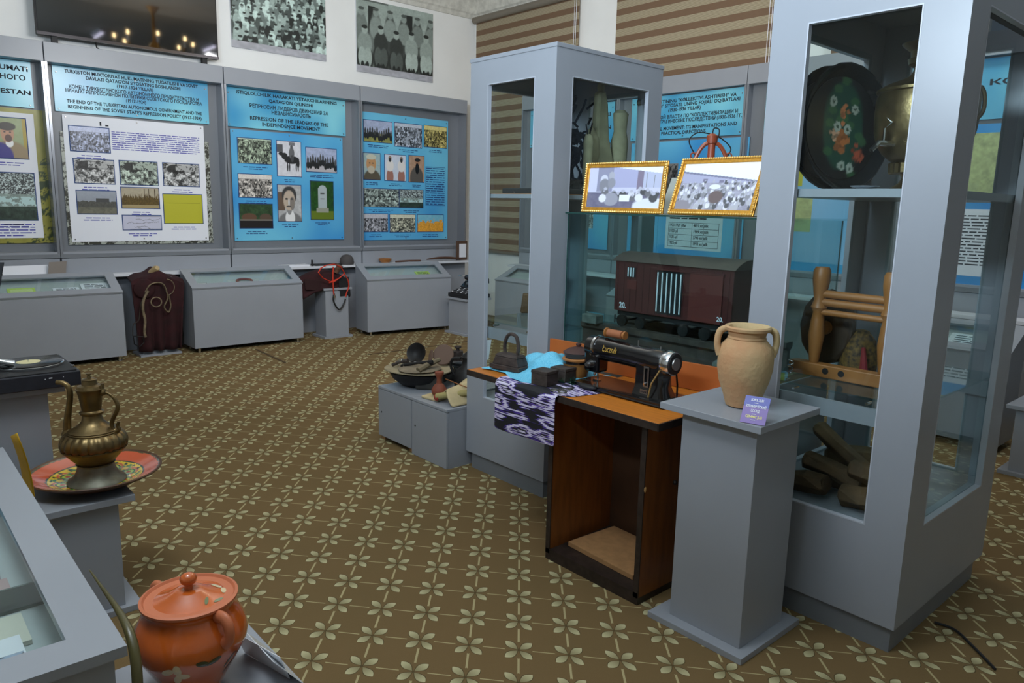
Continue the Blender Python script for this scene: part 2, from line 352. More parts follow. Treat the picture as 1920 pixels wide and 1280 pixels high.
def paint(kind, w, h, seed, tint=(1, 1, 1)):
    rs = np.random.RandomState(seed); t = np.array(tint); A = np.ones((h, w, 3))*0.4
    def G(v): return np.array((v, v, v))*t
    nz = (smooth_noise(h, w, 9, rs)*0.6+smooth_noise(h, w, 3, rs)*0.4)[..., None]; fz = (smooth_noise(h, w, 3, rs)*0.5+smooth_noise(h, w, 1, rs)*0.5)[..., None]
    yy = np.linspace(0, 1, h)[:, None, None]
    if kind.startswith('crowd'):
        sky = float(kind[5:] or 0.15); A[:] = (0.25+0.25*nz)*t
        A = np.where(yy < sky, 0.75*t+0.1*nz, A)
        rows = max(4, int(13*(1-sky)))
        for i in range(rows):
            f = i/(rows-1); y = sky+(0.95-sky)*f; s = 0.018+0.034*f; x = -s*rs.rand()
            while x < 1.05:
                b = rs.choice([0.08, 0.2, 0.35, 0.6, 0.85]); j = rs.randn()*0.01
                ell(A, x, y+s*2.6+j, s*0.95, s*2.2, G(b)); ell(A, x, y+j, s*0.42, s*0.62, G(0.35+0.35*rs.rand())); ell(A, x, y+j-s*0.45, s*0.45, s*0.35, G(rs.choice([0.1, 0.7])))
                x += s*rs.uniform(1.5, 2.3)
        A *= 0.85+0.3*fz
    elif kind == 'group':       # standing and seated rows
        A[:] = (0.5+0.15*nz)*t; rct(A, 0.15, 0.24, 0.08, 0.5, G(0.12)); rct(A, 0.62, 0.72, 0.1, 0.5, G(0.1)); rct(A, 0, 0.4, 0, 0.03, G(0.3))
        A[int(h*0.9):] = (0.55+0.3*nz[int(h*0.9):])*t
        for i in range(6):
            x = 0.06+i*0.18; y = 0.16+0.02*rs.randn(); ell(A, x, y+0.42, 0.085, 0.42, G(rs.choice([0.13, 0.2, 0.36]))); ell(A, x, y+0.21, 0.075, 0.15, G(0.38+0.12*rs.rand())); ell(A, x, y, 0.034, 0.052, G(0.5)); ell(A, x, y-0.045, 0.036, 0.022, G(0.25))
        for i in range(5):
            x = 0.1+i*0.2; y = 0.42+0.02*rs.randn(); b = rs.choice([0.15, 0.5, 0.55]); ell(A, x, y+0.38, 0.1, 0.2, G(0.12)); ell(A, x, y+0.18, 0.085, 0.16, G(b)); ell(A, x-0.035, y+0.36, 0.045, 0.13, G(b+0.12)); ell(A, x+0.04, y+0.36, 0.045, 0.13, G(b+0.1)); ell(A, x, y-0.01, 0.034, 0.055, G(0.6)); ell(A, x, y-0.05, 0.034, 0.025, G(0.12))
            ell(A, x-0.03, 0.9, 0.02, 0.06, G(0.1)); ell(A, x+0.03, 0.9, 0.02, 0.06, G(0.1))
        A *= 0.9+0.2*fz
    elif kind == 'portrait':
        A[:] = (0.5+0.2*nz)*t; rct(A, 0, 0.3, 0.2, 0.7, G(0.22)*np.array((1.2, 0.9, 0.7)))
        ell(A, 0.5, 1.05, 0.52, 0.3, G(0.32)); ell(A, 0.5, 0.9, 0.2, 0.2, G(0.85)); ell(A, 0.47, 0.65, 0.1, 0.16, G(0.4))
        ell(A, 0.48, 0.28, 0.3, 0.24, G(0.12)); ell(A, 0.47, 0.42, 0.24, 0.27, G(0.55)*np.array((1.15, 1, 0.85)))
        ell(A, 0.36, 0.38, 0.06, 0.025, G(0.1)); ell(A, 0.58, 0.38, 0.06, 0.025, G(0.1)); ell(A, 0.6, 0.5, 0.1, 0.18, G(0.2), 0.6); ell(A, 0.46, 0.47, 0.035, 0.09, G(0.7)); ell(A, 0.45, 0.585, 0.1, 0.02, G(0.15))
    elif kind == 'capman':
        A[:] = np.array((0.28, 0.33, 0.16))+0.06*nz; A[:, int(w*0.9):] = (0.4, 0.3, 0.04); A[int(h*0.94):] = (0.4, 0.3, 0.04)
        ell(A, 0.5, 1.0, 0.55, 0.42, (0.3, 0.22, 0.12)); ell(A, 0.25, 1.0, 0.35, 0.38, (0.04, 0.03, 0.22)); ell(A, 0.52, 0.62, 0.1, 0.1, (0.8, 0.8, 0.8))
        ell(A, 0.48, 0.38, 0.17, 0.22, (0.5, 0.27, 0.17)); ell(A, 0.48, 0.21, 0.23, 0.1, (0.06, 0.05, 0.04)); ell(A, 0.5, 0.5, 0.09, 0.09, (0.12, 0.06, 0.05)); ell(A, 0.41, 0.35, 0.03, 0.015, (0.05,)*3); ell(A, 0.56, 0.35, 0.03, 0.015, (0.05,)*3)
    elif kind == 'elder':
        A[:] = np.array((0.25, 0.4, 0.45))+0.2*nz*np.array((1, 0.6, 0.2)); ell(A, 0.5, 1.0, 0.5, 0.38, (0.1, 0.08, 0.05)); ell(A, 0.45, 0.4, 0.28, 0.28, (0.5, 0.27, 0.12)); ell(A, 0.45, 0.14, 0.28, 0.1, (0.55, 0.55, 0.45)); ell(A, 0.45, 0.62, 0.2, 0.14, (0.5, 0.45, 0.35))
        ell(A, 0.36, 0.37, 0.05, 0.02, (0.05,)*3); ell(A, 0.55, 0.37, 0.05, 0.02, (0.05,)*3)
    elif kind == 'beard':
        A[:] = np.array((0.5, 0.35, 0.25))+0.15*nz; ell(A, 0.5, 0.85, 0.42, 0.42, (0.22, 0.2, 0.18)); ell(A, 0.55, 0.25, 0.14, 0.14, (0.5, 0.32, 0.22)); ell(A, 0.55, 0.15, 0.17, 0.07, (0.05,)*3); ell(A, 0.53, 0.48, 0.12, 0.2, (0.02,)*3)
    elif kind == 'pair':
        A[:] = np.array((0.55, 0.6, 0.7))+0.1*nz
        for x in (0.24, 0.78):
            ell(A, x, 0.85, 0.16, 0.3, (0.35, 0.16, 0.12)); ell(A, x, 0.42, 0.17, 0.22, (0.75, 0.72, 0.7)); ell(A, x, 0.13, 0.07, 0.08, (0.3, 0.2, 0.15)); ell(A, x, 0.2, 0.06, 0.08, (0.03,)*3)
    elif kind == 'horse':
        A[:] = (0.68+0.15*nz)*t; rct(A, 0, 0.25, 0.1, 0.32, G(0.2)); rct(A, 0.5, 0.75, 0.03, 0.12, G(0.3))
        ell(A, 0.6, 0.52, 0.3, 0.11, G(0.06)); ell(A, 0.3, 0.42, 0.12, 0.09, G(0.07)); ell(A, 0.16, 0.36, 0.1, 0.05, G(0.07)); ell(A, 0.86, 0.6, 0.06, 0.14, G(0.06))
        for x in (0.42, 0.5, 0.78, 0.86): ell(A, x, 0.72, 0.025, 0.13, G(0.08))
        ell(A, 0.6, 0.33, 0.11, 0.16, G(0.25)); ell(A, 0.6, 0.15, 0.055, 0.05, G(0.2)); ell(A, 0.62, 0.48, 0.06, 0.1, G(0.15))
    elif kind == 'riders':
        A[:] = np.array((0.55, 0.6, 0.75))*(0.8+0.3*nz); A[int(h*0.72):] = np.array((0.6, 0.58, 0.6)); rd_ = np.linspace(0.05, 0.95, 12)
        if seed % 2: A[int(h*0.6):] = np.array((0.42, 0.42, 0.18))*(0.8+0.4*nz[int(h*0.6):])
        for x in rd_:
            y = 0.6+0.06*rs.randn(); ell(A, x, y+0.08, 0.05, 0.15, G(0.06)); ell(A, x, y-0.12, 0.03, 0.12, G(0.1+0.1*rs.rand())); ell(A, x, y-0.25, 0.015, 0.03, G(0.2))
    elif kind == 'obelisk':
        A[:] = np.array((0.05, 0.14, 0.03))*(0.5+1.2*nz); A[int(h*0.78):] = np.array((0.25, 0.32, 0.05))
        rct(A, 0.32, 0.7, 0.18, 0.75, (0.55, 0.6, 0.62)); ell(A, 0.51, 0.2, 0.17, 0.1, (0.55, 0.6, 0.62)); rct(A, 0.24, 0.78, 0.7, 0.82, (0.45, 0.46, 0.4)); rct(A, 0.42, 0.6, 0.3, 0.34, (0.2,)*3); rct(A, 0.42, 0.6, 0.45, 0.47, (0.25,)*3)
    elif kind == 'graves':
        A[:] = np.array((0.08, 0.14, 0.07))*(0.5+1.3*nz); ell(A, 0.28, 0.55, 0.22, 0.16, (0.25, 0.16, 0.11)); ell(A, 0.78, 0.55, 0.18, 0.15, (0.22, 0.16, 0.12)); rct(A, 0, 1, 0.64, 0.7, (0.35, 0.33, 0.3)); rct(A, 0, 1, 0.7, 1, (0.06, 0.05, 0.05))
    elif kind == 'ruin':
        A[:] = (0.35+0.5*(fz-0.3))*t; A = np.where(yy < 0.2, 0.6*t, A); ell(A, 0.35, 0.25, 0.25, 0.2, G(0.08)); rct(A, 0.35, 0.9, 0.1, 0.35, G(0.55)); A = np.where(nz*0.6+fz*0.4 > 0.56, A*0.2, A); A = np.where((nz*0.6+fz*0.4 < 0.42) & (yy > 0.4), A*0+0.8*t, A)
    elif kind == 'land':
        A[:] = (0.5-0.1*yy+0.05*nz)*np.array((0.9, 0.95, 1.05)); A = np.where(yy > 0.45+0.12*(nz-0.5), (0.12+0.12*fz)*np.array((1, 1, 0.9)), A); A = np.where(yy > 0.72, (0.2+0.15*nz)*np.array((1, 0.98, 0.8)), A); rct(A, 0.48, 0.82, 0.32, 0.5, G(0.15))
    elif kind == 'reeds':
        A[:] = np.array((0.55, 0.5, 0.4))*(0.9+0.2*nz); st = smooth_noise(1, w, 1, rs)[0]; A = np.where((yy > 0.25+0.3*st[None, :, None]) & (yy < 0.85), np.array((0.22, 0.16, 0.05))*(0.5+fz), A); A = np.where(yy > 0.86, np.array((0.5, 0.42, 0.25)), A)
        for x in (0.6, 0.72, 0.88): rct(A, x, x+0.02, 0.05, 0.6, (0.15, 0.1, 0.04))
    elif kind == 'map':
        A[:] = (0.55, 0.55, 0.68)
        for k in range(7):
            x, y = rs.rand()*0.4, rs.rand()
            for i in range(70): x += 0.012; y += 0.02*rs.randn(); ell(A, x, min(0.95, max(0.05, y)), 0.008, 0.02, G(0.1), 0.7)
    elif kind == 'yellow':
        A[:] = (0.48, 0.46, 0.03); rct(A, 0.08, 0.95, 0.3, 0.32, (0.35, 0.33, 0.02))
    elif kind == 'relief':
        A[:] = np.array((0.45, 0.5, 0.22))*(0.6+0.8*nz)*(0.8+0.3*fz)
    elif kind == 'fire':
        A[:] = np.array((0.15, 0.45, 0.6))+0.1*nz; A = np.where(yy > 0.75-0.7*nz, np.array((0.75, 0.35, 0.04))*(0.5+fz), A)
    elif kind == 'hill':
        A[:] = (0.3+0.35*nz)*np.array((0.85, 1, 0.95)); A = np.where(yy < 0.45, (0.15+0.6*(fz > 0.55))*np.array((0.9, 1, 1)), A); A = np.where((yy > 0.5) & (nz > 0.5) & (yy < 0.7), np.array((0.6, 0.75, 0.75))+0*A, A); A = np.where(yy > 0.72, (0.06+0.15*nz)*np.array((0.7, 1, 0.8)), A)
    elif kind == 'burnt':
        A[:] = (0.35+0.25*nz)*np.array((0.85, 0.9, 0.8)); A = np.where(fz*0.6+nz*0.4 > 0.5, (0.04, 0.04, 0.03), A)
    elif kind == 'olive':
        A[:] = np.array((0.3, 0.28, 0.05))*(0.8+0.4*nz); A = np.where((yy > 0.35) & (fz*0.5+nz*0.5 > 0.5), np.array((0.04, 0.06, 0.02)), A)
    elif kind == 'train':       # people and bundles beside freight wagons
        A[:] = (0.62, 0.62, 0.82); rct(A, 0.13, 0.35, 0, 0.6, (0.3, 0.3, 0.42)); rct(A, 0.35, 0.68, 0, 0.5, (0.42, 0.42, 0.62)); rct(A, 0.68, 0.76, 0, 0.55, (0.24, 0.2, 0.28)); rct(A, 0.76, 1, 0.12, 0.5, (0.5, 0.52, 0.68)); rct(A, 0.8, 0.81, 0.15, 0.5, (0.2,)*3); rct(A, 0.9, 0.91, 0.2, 0.5, (0.2,)*3)
        A = np.where(yy < 0.1*np.linspace(-1, 1.6, w)[None, :, None], np.array((0.85, 0.87, 0.9)), A)
        A = np.where(yy > 0.62, np.array((0.13, 0.12, 0.2))+0.1*nz, A); ell(A, 0.9, 0.95, 0.25, 0.2, (0.75, 0.77, 0.85))
        for x, y, s, b in ((0.22, 0.3, 0.05, 0.75), (0.32, 0.2, 0.04, 0.5), (0.23, 0.45, 0.07, 0.3), (0.33, 0.38, 0.05, 0.35)): ell(A, x, y, s, s*2.4, (b*0.85, b*0.85, b))
        for i in range(26):
            x = 0.12+0.84*rs.rand(); y = 0.6+0.16*rs.rand(); b = rs.choice([0.1, 0.2, 0.4, 0.75]); s = 0.02+0.035*rs.rand(); ell(A, x, y, s, s*2, (b*0.9, b*0.9, b)); ell(A, x, y-s*2, s*0.5, s*0.8, (0.5, 0.5, 0.6))
        ell(A, 0.34, 0.78, 0.1, 0.16, (0.35, 0.35, 0.42)); rct(A, 0.46, 0.6, 0.68, 0.84, (0.85, 0.85, 0.92)); ell(A, 0.22, 0.76, 0.05, 0.1, (0.8, 0.8, 0.88)); ell(A, 0.72, 0.74, 0.05, 0.09, (0.8, 0.8, 0.88))
    elif kind == 'train2':
        A[:] = (0.82, 0.88, 0.92); xr = np.linspace(0, 1, w)[None, :, None]
        A = np.where(yy > 0.16+0.22*xr, np.array((0.2, 0.2, 0.3))+0*A, A); A = np.where(yy > 0.2+0.22*xr, np.array((0.4, 0.4, 0.55))+0*A, A)
        for x in (0.3, 0.52, 0.72): rct(A, x, x+0.06, 0.3+x*0.15, 0.5, (0.2, 0.19, 0.28))
        A = np.where(yy > 0.42, (0.22+0.3*nz)*np.array((0.95, 0.92, 1.15)), A)
        for i in range(190):
            y = 0.38+0.58*rs.rand(); x = rs.rand(); s = 0.012+0.03*(y-0.35); b = rs.choice([0.12, 0.3, 0.5, 0.8]); ell(A, x, y, s, s*2.3, (b*0.9, b*0.9, b)); ell(A, x, y-s*2.4, s*0.5, s, (0.5, 0.5, 0.6))
        ell(A, 0.52, 0.72, 0.09, 0.13, (0.16, 0.12, 0.12)); ell(A, 0.08, 0.92, 0.12, 0.13, (0.28, 0.26, 0.3)); ell(A, 0.48, 0.5, 0.07, 0.05, (0.75, 0.78, 0.82))
    if kind == 'group': A = np.clip(A, 0, 1)**1.7*1.15
    if kind not in ('map', 'yellow', 'train', 'train2', 'burnt', 'olive', 'relief', 'fire', 'group', 'capman', 'elder', 'pair'): A = np.clip(A, 0, 1)**1.5
    return np.clip(A, 0.004, 0.9)
def print_mesh(name, pl, a0, a1, b0, b1, off, A, parent, m=None, label=None):
    h, w = A.shape[:2]
    me = bpy.data.meshes.new(name); P = np.array(pl.p(a0, b1, off)); R = np.array(pl.r)*(a1-a0); U = -np.array(pl.u)*(b1-b0); Nn = np.array(pl.n)
    gx, gy = np.meshgrid(np.linspace(0, 1, w), np.linspace(0, 1, h)); co = P+gx[..., None]*R+gy[..., None]*U
    co = co.reshape(-1, 3); idx = np.arange(w*h).reshape(h, w)
    q = np.stack([idx[1:, :-1], idx[1:, 1:], idx[:-1, 1:], idx[:-1, :-1]], -1).reshape(-1, 4)
    # a thin backing so the print has thickness
    back = np.array([P-Nn*0.002, P+R-Nn*0.002, P+R+U-Nn*0.002, P+U-Nn*0.002]); n0 = w*h
    cs = [0, w-1, w*h-1, w*(h-1)]
    faces = q.tolist()+[[n0, n0+1, n0+2, n0+3]]+[[cs[i], cs[(i+1) % 4], n0+(i+1) % 4, n0+i] for i in range(4)]
    me.from_pydata(np.vstack([co, back]).tolist(), [], faces)
    at_ = me.color_attributes.new('print', 'FLOAT_COLOR', 'POINT'); c = np.ones((w*h+4, 4)); c[:w*h, :3] = A.reshape(-1, 3); c[w*h:, :3] = 0.5
    at_.data.foreach_set('color', c.ravel()); me.update()
    return obj(name, me, m or PRINT, parent, label=label)

# ------------------------------------------------------------------ the room
XR, YB, ZC = 7.02, 8.80, 4.62
XL, YF = -3.4, -4.6
fl = obj('floor', MB().box(XL, XR, YF, YB, -0.08, 0), carpet_mat(), kind='structure')
obj('wall_back', MB().box(XL, XR, YB, YB+0.15, 0, ZC), WALLM, kind='structure')
mb = MB()   # right wall with two window openings
WIN = [(6.78, 8.66), (4.12, 6.12), (1.4, 3.4), (-1.4, 0.6)]
ys = [YF]
for a, b in sorted(WIN): ys += [a, b]
ys.append(YB)
for i in range(0, len(ys), 2): mb.box(XR, XR+0.25, ys[i], ys[i+1], 0, ZC)
for a, b in WIN: mb.box(XR, XR+0.25, a, b, 0, 0.95); mb.box(XR, XR+0.25, a, b, 4.05, ZC)
obj('wall_right', mb, WALLM, kind='structure')
obj('wall_left', MB().box(XL-0.15, XL, YF, YB, 0, ZC), WALLM, kind='structure')
obj('wall_front', MB().box(XL, XR, YF-0.15, YF, 0, ZC), WALLM, kind='structure')
obj('ceiling', MB().box(XL, XR, YF, YB, ZC, ZC+0.1), CEIL, kind='structure')
for i, (a, b) in enumerate(WIN):
    mb = MB()
    for y in (a, (a+b)/2-0.03, b-0.06): mb.box(XR+0.1, XR+0.16, y, y+0.06, 1.01, 3.99)
    mb.box(XR+0.1, XR+0.16, a, b, 0.95, 1.01).box(XR+0.1, XR+0.16, a, b, 3.99, 4.05)
    wo = obj('window_%d' % (i+1), mb, mat('window_frame_white', (220, 220, 218), 0.4), kind='structure')
    obj('glass_pane', MB().box(XR+0.125, XR+0.132, a+0.06, b-0.06, 1.01, 3.99), GLASS, wo)
# ornate cornice along both walls
def cornice(name, pts, nrm):
    mb = MB(); prof = [(0, 4.19), (0.02, 4.19), (0.03, 4.24), (0.05, 4.26), (0.07, 4.4), (0.16, 4.52), (0.2, 4.58), (0.22, ZC), (0, ZC)]
    a, b = V(pts[0]), V(pts[1]); n = V(nrm); poly = [a+n*p[0]+V((0, 0, p[1])) for p in prof]; mb.prism(poly, b-a)
    obj(name, mb, CORN, kind='structure')
cornice('trim_1', ((XL, YB-0.001, 0), (XR, YB-0.001, 0)), (0, -1, 0)); cornice('trim_2', ((XR-0.001, YF, 0), (XR-0.001, YB, 0)), (-1, 0, 0))
# carpet seams, as thin dark brown strips
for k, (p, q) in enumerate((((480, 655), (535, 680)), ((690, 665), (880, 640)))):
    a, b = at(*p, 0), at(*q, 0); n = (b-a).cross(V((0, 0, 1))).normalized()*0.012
    obj('trim_%d' % (k+3), MB().pbox(a-n+V((0, 0, 0.0005)), b-a, n*2, (0, 0, 0.003)), mat('dark_seam_brown', (74, 56, 30), 0.95), kind='structure')

# zebra roller blinds
def blind_mat():
    m = bpy.data.materials.new('zebra_blind_fabric'); m.use_nodes = True; nt = m.node_tree; N = nt.nodes; L = nt.links; b = N['Principled BSDF']
    tc = N.new('ShaderNodeTexCoord'); sp = N.new('ShaderNodeSeparateXYZ'); L.new(tc.outputs['Object'], sp.inputs[0])
    def wave(per, thr):
        a = N.new('ShaderNodeMath'); a.operation = 'DIVIDE'; L.new(sp.outputs['Z'], a.inputs[0]); a.inputs[1].default_value = per
        f = N.new('ShaderNodeMath'); f.operation = 'FRACT'; L.new(a.outputs[0], f.inputs[0])
        g = N.new('ShaderNodeMath'); g.operation = 'LESS_THAN'; L.new(f.outputs[0], g.inputs[0]); g.inputs[1].default_value = thr; return g.outputs[0]
    band = wave(0.152, 0.46); fine = wave(0.0115, 0.5)
    ns = N.new('ShaderNodeTexNoise'); ns.inputs['Scale'].default_value = 1.4; L.new(tc.outputs['Object'], ns.inputs[0])
    x = N.new('ShaderNodeMix'); x.data_type = 'RGBA'; L.new(fine, x.inputs[0]); x.inputs[6].default_value = (*lin((206, 194, 166)), 1); x.inputs[7].default_value = (*lin((166, 150, 122)), 1)
    y = N.new('ShaderNodeMix'); y.data_type = 'RGBA'; L.new(band, y.inputs[0]); L.new(x.outputs[2], y.inputs[6]); y.inputs[7].default_value = (*lin((118, 92, 70)), 1)
    L.new(y.outputs[2], b.inputs['Base Color']); b.inputs['Roughness'].default_value = 0.7
    t = N.new('ShaderNodeBsdfTranslucent'); L.new(x.outputs[2], t.inputs[0]); mx = N.new('ShaderNodeMixShader')
    sc = N.new('ShaderNodeMath'); sc.operation = 'MULTIPLY_ADD'; L.new(band, sc.inputs[0]); sc.inputs[1].default_value = -0.3; sc.inputs[2].default_value = 0.35
    L.new(sc.outputs[0], mx.inputs[0]); L.new(b.outputs[0], mx.inputs[1]); L.new(t.outputs[0], mx.inputs[2]); L.new(mx.outputs[0], N['Material Output'].inputs[0])
    return m
BLIND = blind_mat(); HEADR = mat('blind_head_rail', (120, 112, 100), 0.4)
for y0, y1, zt, lab in ((6.70, 8.74, 4.16, 'brown striped zebra roller blind nearest the room corner, with a head rail'), (4.06, 6.13, 4.16, 'brown striped zebra roller blind above the sign about collectivisation'),
                        (1.3, 3.5, 4.16, 'brown striped zebra roller blind behind the tall display case with the samovar')):
    t = thing('roller_blind', lab, 'blind', (6.97, (y0+y1)/2, 0.95), group='zebra roller blinds')
    obj('blind_fabric', MB().box(6.965, 6.972, y0+0.02, y1-0.02, 0.95, zt-0.02), BLIND, t)
    obj('head_rail', MB().tube([(6.94, y0, zt), (6.94, y1, zt)], 0.045, 14), HEADR, t, smooth=True)
    obj('bottom_bar', MB().box(6.955, 6.98, y0+0.02, y1-0.02, 0.93, 0.96), HEADR, t)
    mb = MB()
    for dx in (0, 0.03): mb.tube([(6.93, y0+0.03+dx, zt-0.03), (6.93, y0+0.03+dx, 1.5)], 0.003, 6)
    obj('pull_chain', mb, PAPER, t)

# ------------------------------------------------------------------ wall display stands
W1 = Plane((0, 8.62, 0), (1, 0, 0), (0, 0, 1))            # poster plane, back wall
W2 = Plane((6.90, 0, 0), (0, -1, 0), (0, 0, 1))           # poster plane, right wall (a = -y)
def stand(pl, a0, a1, depth, label, group):
    base = pl.p((a0+a1)/2, 0, depth/2); t = thing('display_stand', label, 'display stand', base, group=group); f = depth
    obj('back_panel', pl.slab(MB(), a0+0.02, a1-0.02, 1.02, 2.85, -0.03, -0.006), DGREY, t)
    obj('header', pl.slab(MB(), a0+0.004, a1-0.004, 2.84, 3.02, -0.03, f), GREY, t, bevel=0.003)
    for s in (a0+0.002, a1-0.024): obj('side_panel', pl.slab(MB(), s, s+0.022, 1.03, 2.84, -0.03, f-0.004), SATIN, t)
    obj('bottom_shelf', pl.slab(MB(), a0+0.025, a1-0.025, 1.03, 1.05, -0.005, f-0.004), GREY, t)
    obj('bottom_rail', pl.slab(MB(), a0+0.003, a1-0.003, 0.99, 1.03, f-0.03, f), DGREY, t)
    obj('base_cabinet', pl.slab(MB(), a0+0.008, a1-0.008, 0.0, 0.985, -0.03, f-0.01), GREY, t)
    for k in (): obj('light_tube', pl.slab(MB(), a0+0.3+0.6*(k-1), a0+0.75+0.6*(k-1), 2.80, 2.82, 0.05, 0.08), PAPER, t)
    return t
D1 = 0.17
nb = ('grey display stand at the left edge, showing the man in a cap', 'grey display stand below the television, holding the white poster board', 'grey display stand with the poster of the horse rider and the obelisk', 'grey display stand in the corner, with the blue poster and no title sign')
for i in range(4): stand(W1, -0.14+1.69*i if i else -0.14, 1.55+1.6875*i, D1, nb[i], 'display stands on the back wall')
def seg2(y1, y0): return (-y1, -y0)
nb2 = ('grey display stand on the window wall, seen through the nearer-left tall case', 'grey display stand on the window wall holding the collectivisation sign', 'grey display stand on the window wall seen through the samovar case', 'grey display stand on the window wall near the right edge, with the yellow map', 'grey display stand on the window wall past the right edge')
y = 7.56
for i in range(5): stand(W2, -y, -y+1.66, 0.08, nb2[i], 'display stands on the window wall'); y -= 1.66
# white counters in front of the stands
CT = mat('white_counter_top', (214, 216, 222), 0.35)
obj('counter_ledge', MB().box(-0.1, 6.62, 8.288, 8.455, 0.80, 0.83), CT, label='long pale counter ledge running under the back wall stands behind the desk cases', cat='counter', bevel=0.002)
obj('counter_ledge', MB().box(6.58, 6.80, -0.7, 7.5, 0.80, 0.83), CT, label='long pale counter ledge running under the window wall stands', cat='counter', bevel=0.002)

def screws(pl, a0, a1, b0, b1, par):
    mb = MB()
    for a in (a0+0.03, (a0+a1)/2, a1-0.03):
        for b in (b0+0.025, b1-0.06): p = pl.p(a, b, 0.007); mb.cyl(p, p+pl.n*0.006, 0.008, 0.006, 8)
    obj('fixing_screws', mb, STEEL, par)
def sign(pl, a0, a1, b0, b1, lines, label, group='blue title signs'):
    """lines: (text, centre fraction across, width fraction, height fraction from top, size)"""
    c = pl.p((a0+a1)/2, b0, 0.02); t = thing('title_sign', label, 'sign', c, group=group); off = 0.012
    P2 = Plane(pl.o+pl.n*off, pl.r, pl.u)
    obj('board', P2.slab(MB(), a0, a1, b0, b1, 0, 0.006), BLUES, t)
    for s, cf, wf, hf, sz in lines:
        text('lettering', s, P2, a0+(a1-a0)*cf, b1-(b1-b0)*hf, sz, 0.0065, INK, t, width=(a1-a0)*wf)
    screws(P2, a0, a1, b0, b1, t)
    return t
def capt(P2, a0, a1, b, par, seed, m=INKB, n=2, w=0.8, lh=0.022):
    c = (a0+a1)/2; h = (a1-a0)*w/2; scribble('caption', P2, c-h, c+h, b-0.02-lh*n, b-0.02, n, 0.0066, m, par, seed, ragged=0.5, centre=True)
def pics(pl, P2, L, par, ox=0, oy=0, k=1, seed=10, ink=INKB, res=2.6):
    for i, (x0, y0, x1, y1, kind, *tn) in enumerate(L):
        a0, b1 = pl.ab(ox+x0/k, oy+y0/k); a1, b0 = pl.ab(ox+x1/k, oy+y1/k)
        w = max(24, int((a1-a0)*330)); h = max(24, int((b1-b0)*330)); A = paint(kind, w, h, seed+i, tn[0] if tn else (1, 1, 1))
        fr = obj('photo_border', P2.slab(MB(), a0-0.008, a1+0.008, b0-0.008, b1+0.008, 0.006, 0.0075), INKD, par)
        print_mesh('photo', P2, a0, a1, b0, b1, 0.0105, A, fr)
        if kind not in ('x',): capt(P2, a0, a1, b0-0.012, par, seed*7+i, ink)
# --- first stand (left edge)
a1 = W1.ab(60, 165)[0]; b0 = W1.ab(60, 203)[1]
sign(W1, a1-1.45, a1, b0, 2.836, [('UMATI', 0.905, 0.155, 0.17, 0.062), ('НОГО', 0.895, 0.14, 0.37, 0.062), ('ESTAN', 0.905, 0.165, 0.68, 0.058)], 'blue title sign cut off at the left edge, ending in UMATI', None)
a1 = W1.ab(89, 330)[0]; bb = W1.ab(88, 455)[1]
t = thing('poster', 'olive framed poster with portrait of a man in a cap, left edge', 'poster', W1.p(a1-0.7, bb, 0.01))
P2 = Plane(W1.o+W1.n*0.008, W1.r, W1.u)
print_mesh('olive_backing', P2, a1-1.4, a1, bb, 2.40, 0.004, paint('olive', 150, 110, 5), t)
obj('sheet', P2.slab(MB(), a1-1.4, W1.ab(72, 330)[0], bb+0.05, 2.36, 0.004, 0.006), PAPER, t)
pics(W1, P2, [(-25, 218, 53, 298, 'capman'), (-30, 322, 70, 412, 'hill')], t, seed=3)
scribble('paragraph', P2, a1-1.2, W1.ab(66, 430)[0], bb+0.06, W1.ab(60, 418)[1], 5, 0.0066, INKB, t, 9)
# --- second stand
s = sign(W1, 1.638, 3.115, 2.41, 2.837, [
    ('TURKISTON MUXTORIYAT HUKUMATINING TUGATILISHI VA SOVET', 0.5, 0.86, 0.10, 0.046), ("DAVLATI QATAG'ON SIYOSATING BOSHLANISHI", 0.5, 0.61, 0.205, 0.046), ('(1917-1924 YILLAR)', 0.5, 0.235, 0.31, 0.044),
    ('КОНЕЦ ТУРКЕСТАНСКОГО АВТОНОМНОГО ПРАВИТЕЛЬСТВА И', 0.51, 0.84, 0.43, 0.046), ('НАЧАЛО РЕПРЕССИВНОЙ ПОЛИТИКИ СОВЕТСКОГО ГОСУДАРСТВА', 0.51, 0.885, 0.52, 0.046), ('(1917-1924)', 0.5, 0.13, 0.62, 0.044),
    ('THE END OF THE TURKESTAN AUTONOMOUS GOVERNMENT AND THE', 0.51, 0.88, 0.76, 0.046), ("BEGINNING OF THE SOVIET STATE'S REPRESSION POLICY (1917-1924)", 0.51, 0.87, 0.88, 0.046)], 'blue title sign reading THE END OF THE TURKESTAN AUTONOMOUS GOVERNMENT')
t = thing('poster', 'white poster board with crowd photos, ruins and a yellow panel, below the television', 'poster', W1.p(2.36, 1.11, 0.01))
print_mesh('burnt_edge_backing', P2, 1.66, 3.10, 1.11, 2.22, 0.002, paint('burnt', 200, 150, 8), t)
obj('sheet', P2.slab(MB(), 1.69, 3.05, 1.14, 2.385, 0.003, 0.006), PAPER, t)
pics(W1, P2, [(514, 143, 823, 345, 'crowd0.2', (0.75, 0.8, 1.0)), (548, 390, 858, 578, 'ruin'), (892, 405, 1182, 590, 'ruin', (0.9, 1, 0.9)), (1218, 422, 1492, 598, 'ruin'), (570, 628, 875, 803, 'land'), (904, 604, 1193, 762, 'reeds'), (916, 815, 1208, 920, 'map'), (1220, 655, 1518, 873, 'yellow')], t, 0, 200, 4, seed=20)
a0, b1 = W1.ab(208, 245); a1, b0 = W1.ab(374, 291)
scribble('paragraph', P2, a0, a1, b0, b1, 9, 0.0066, INKB, t, 4)
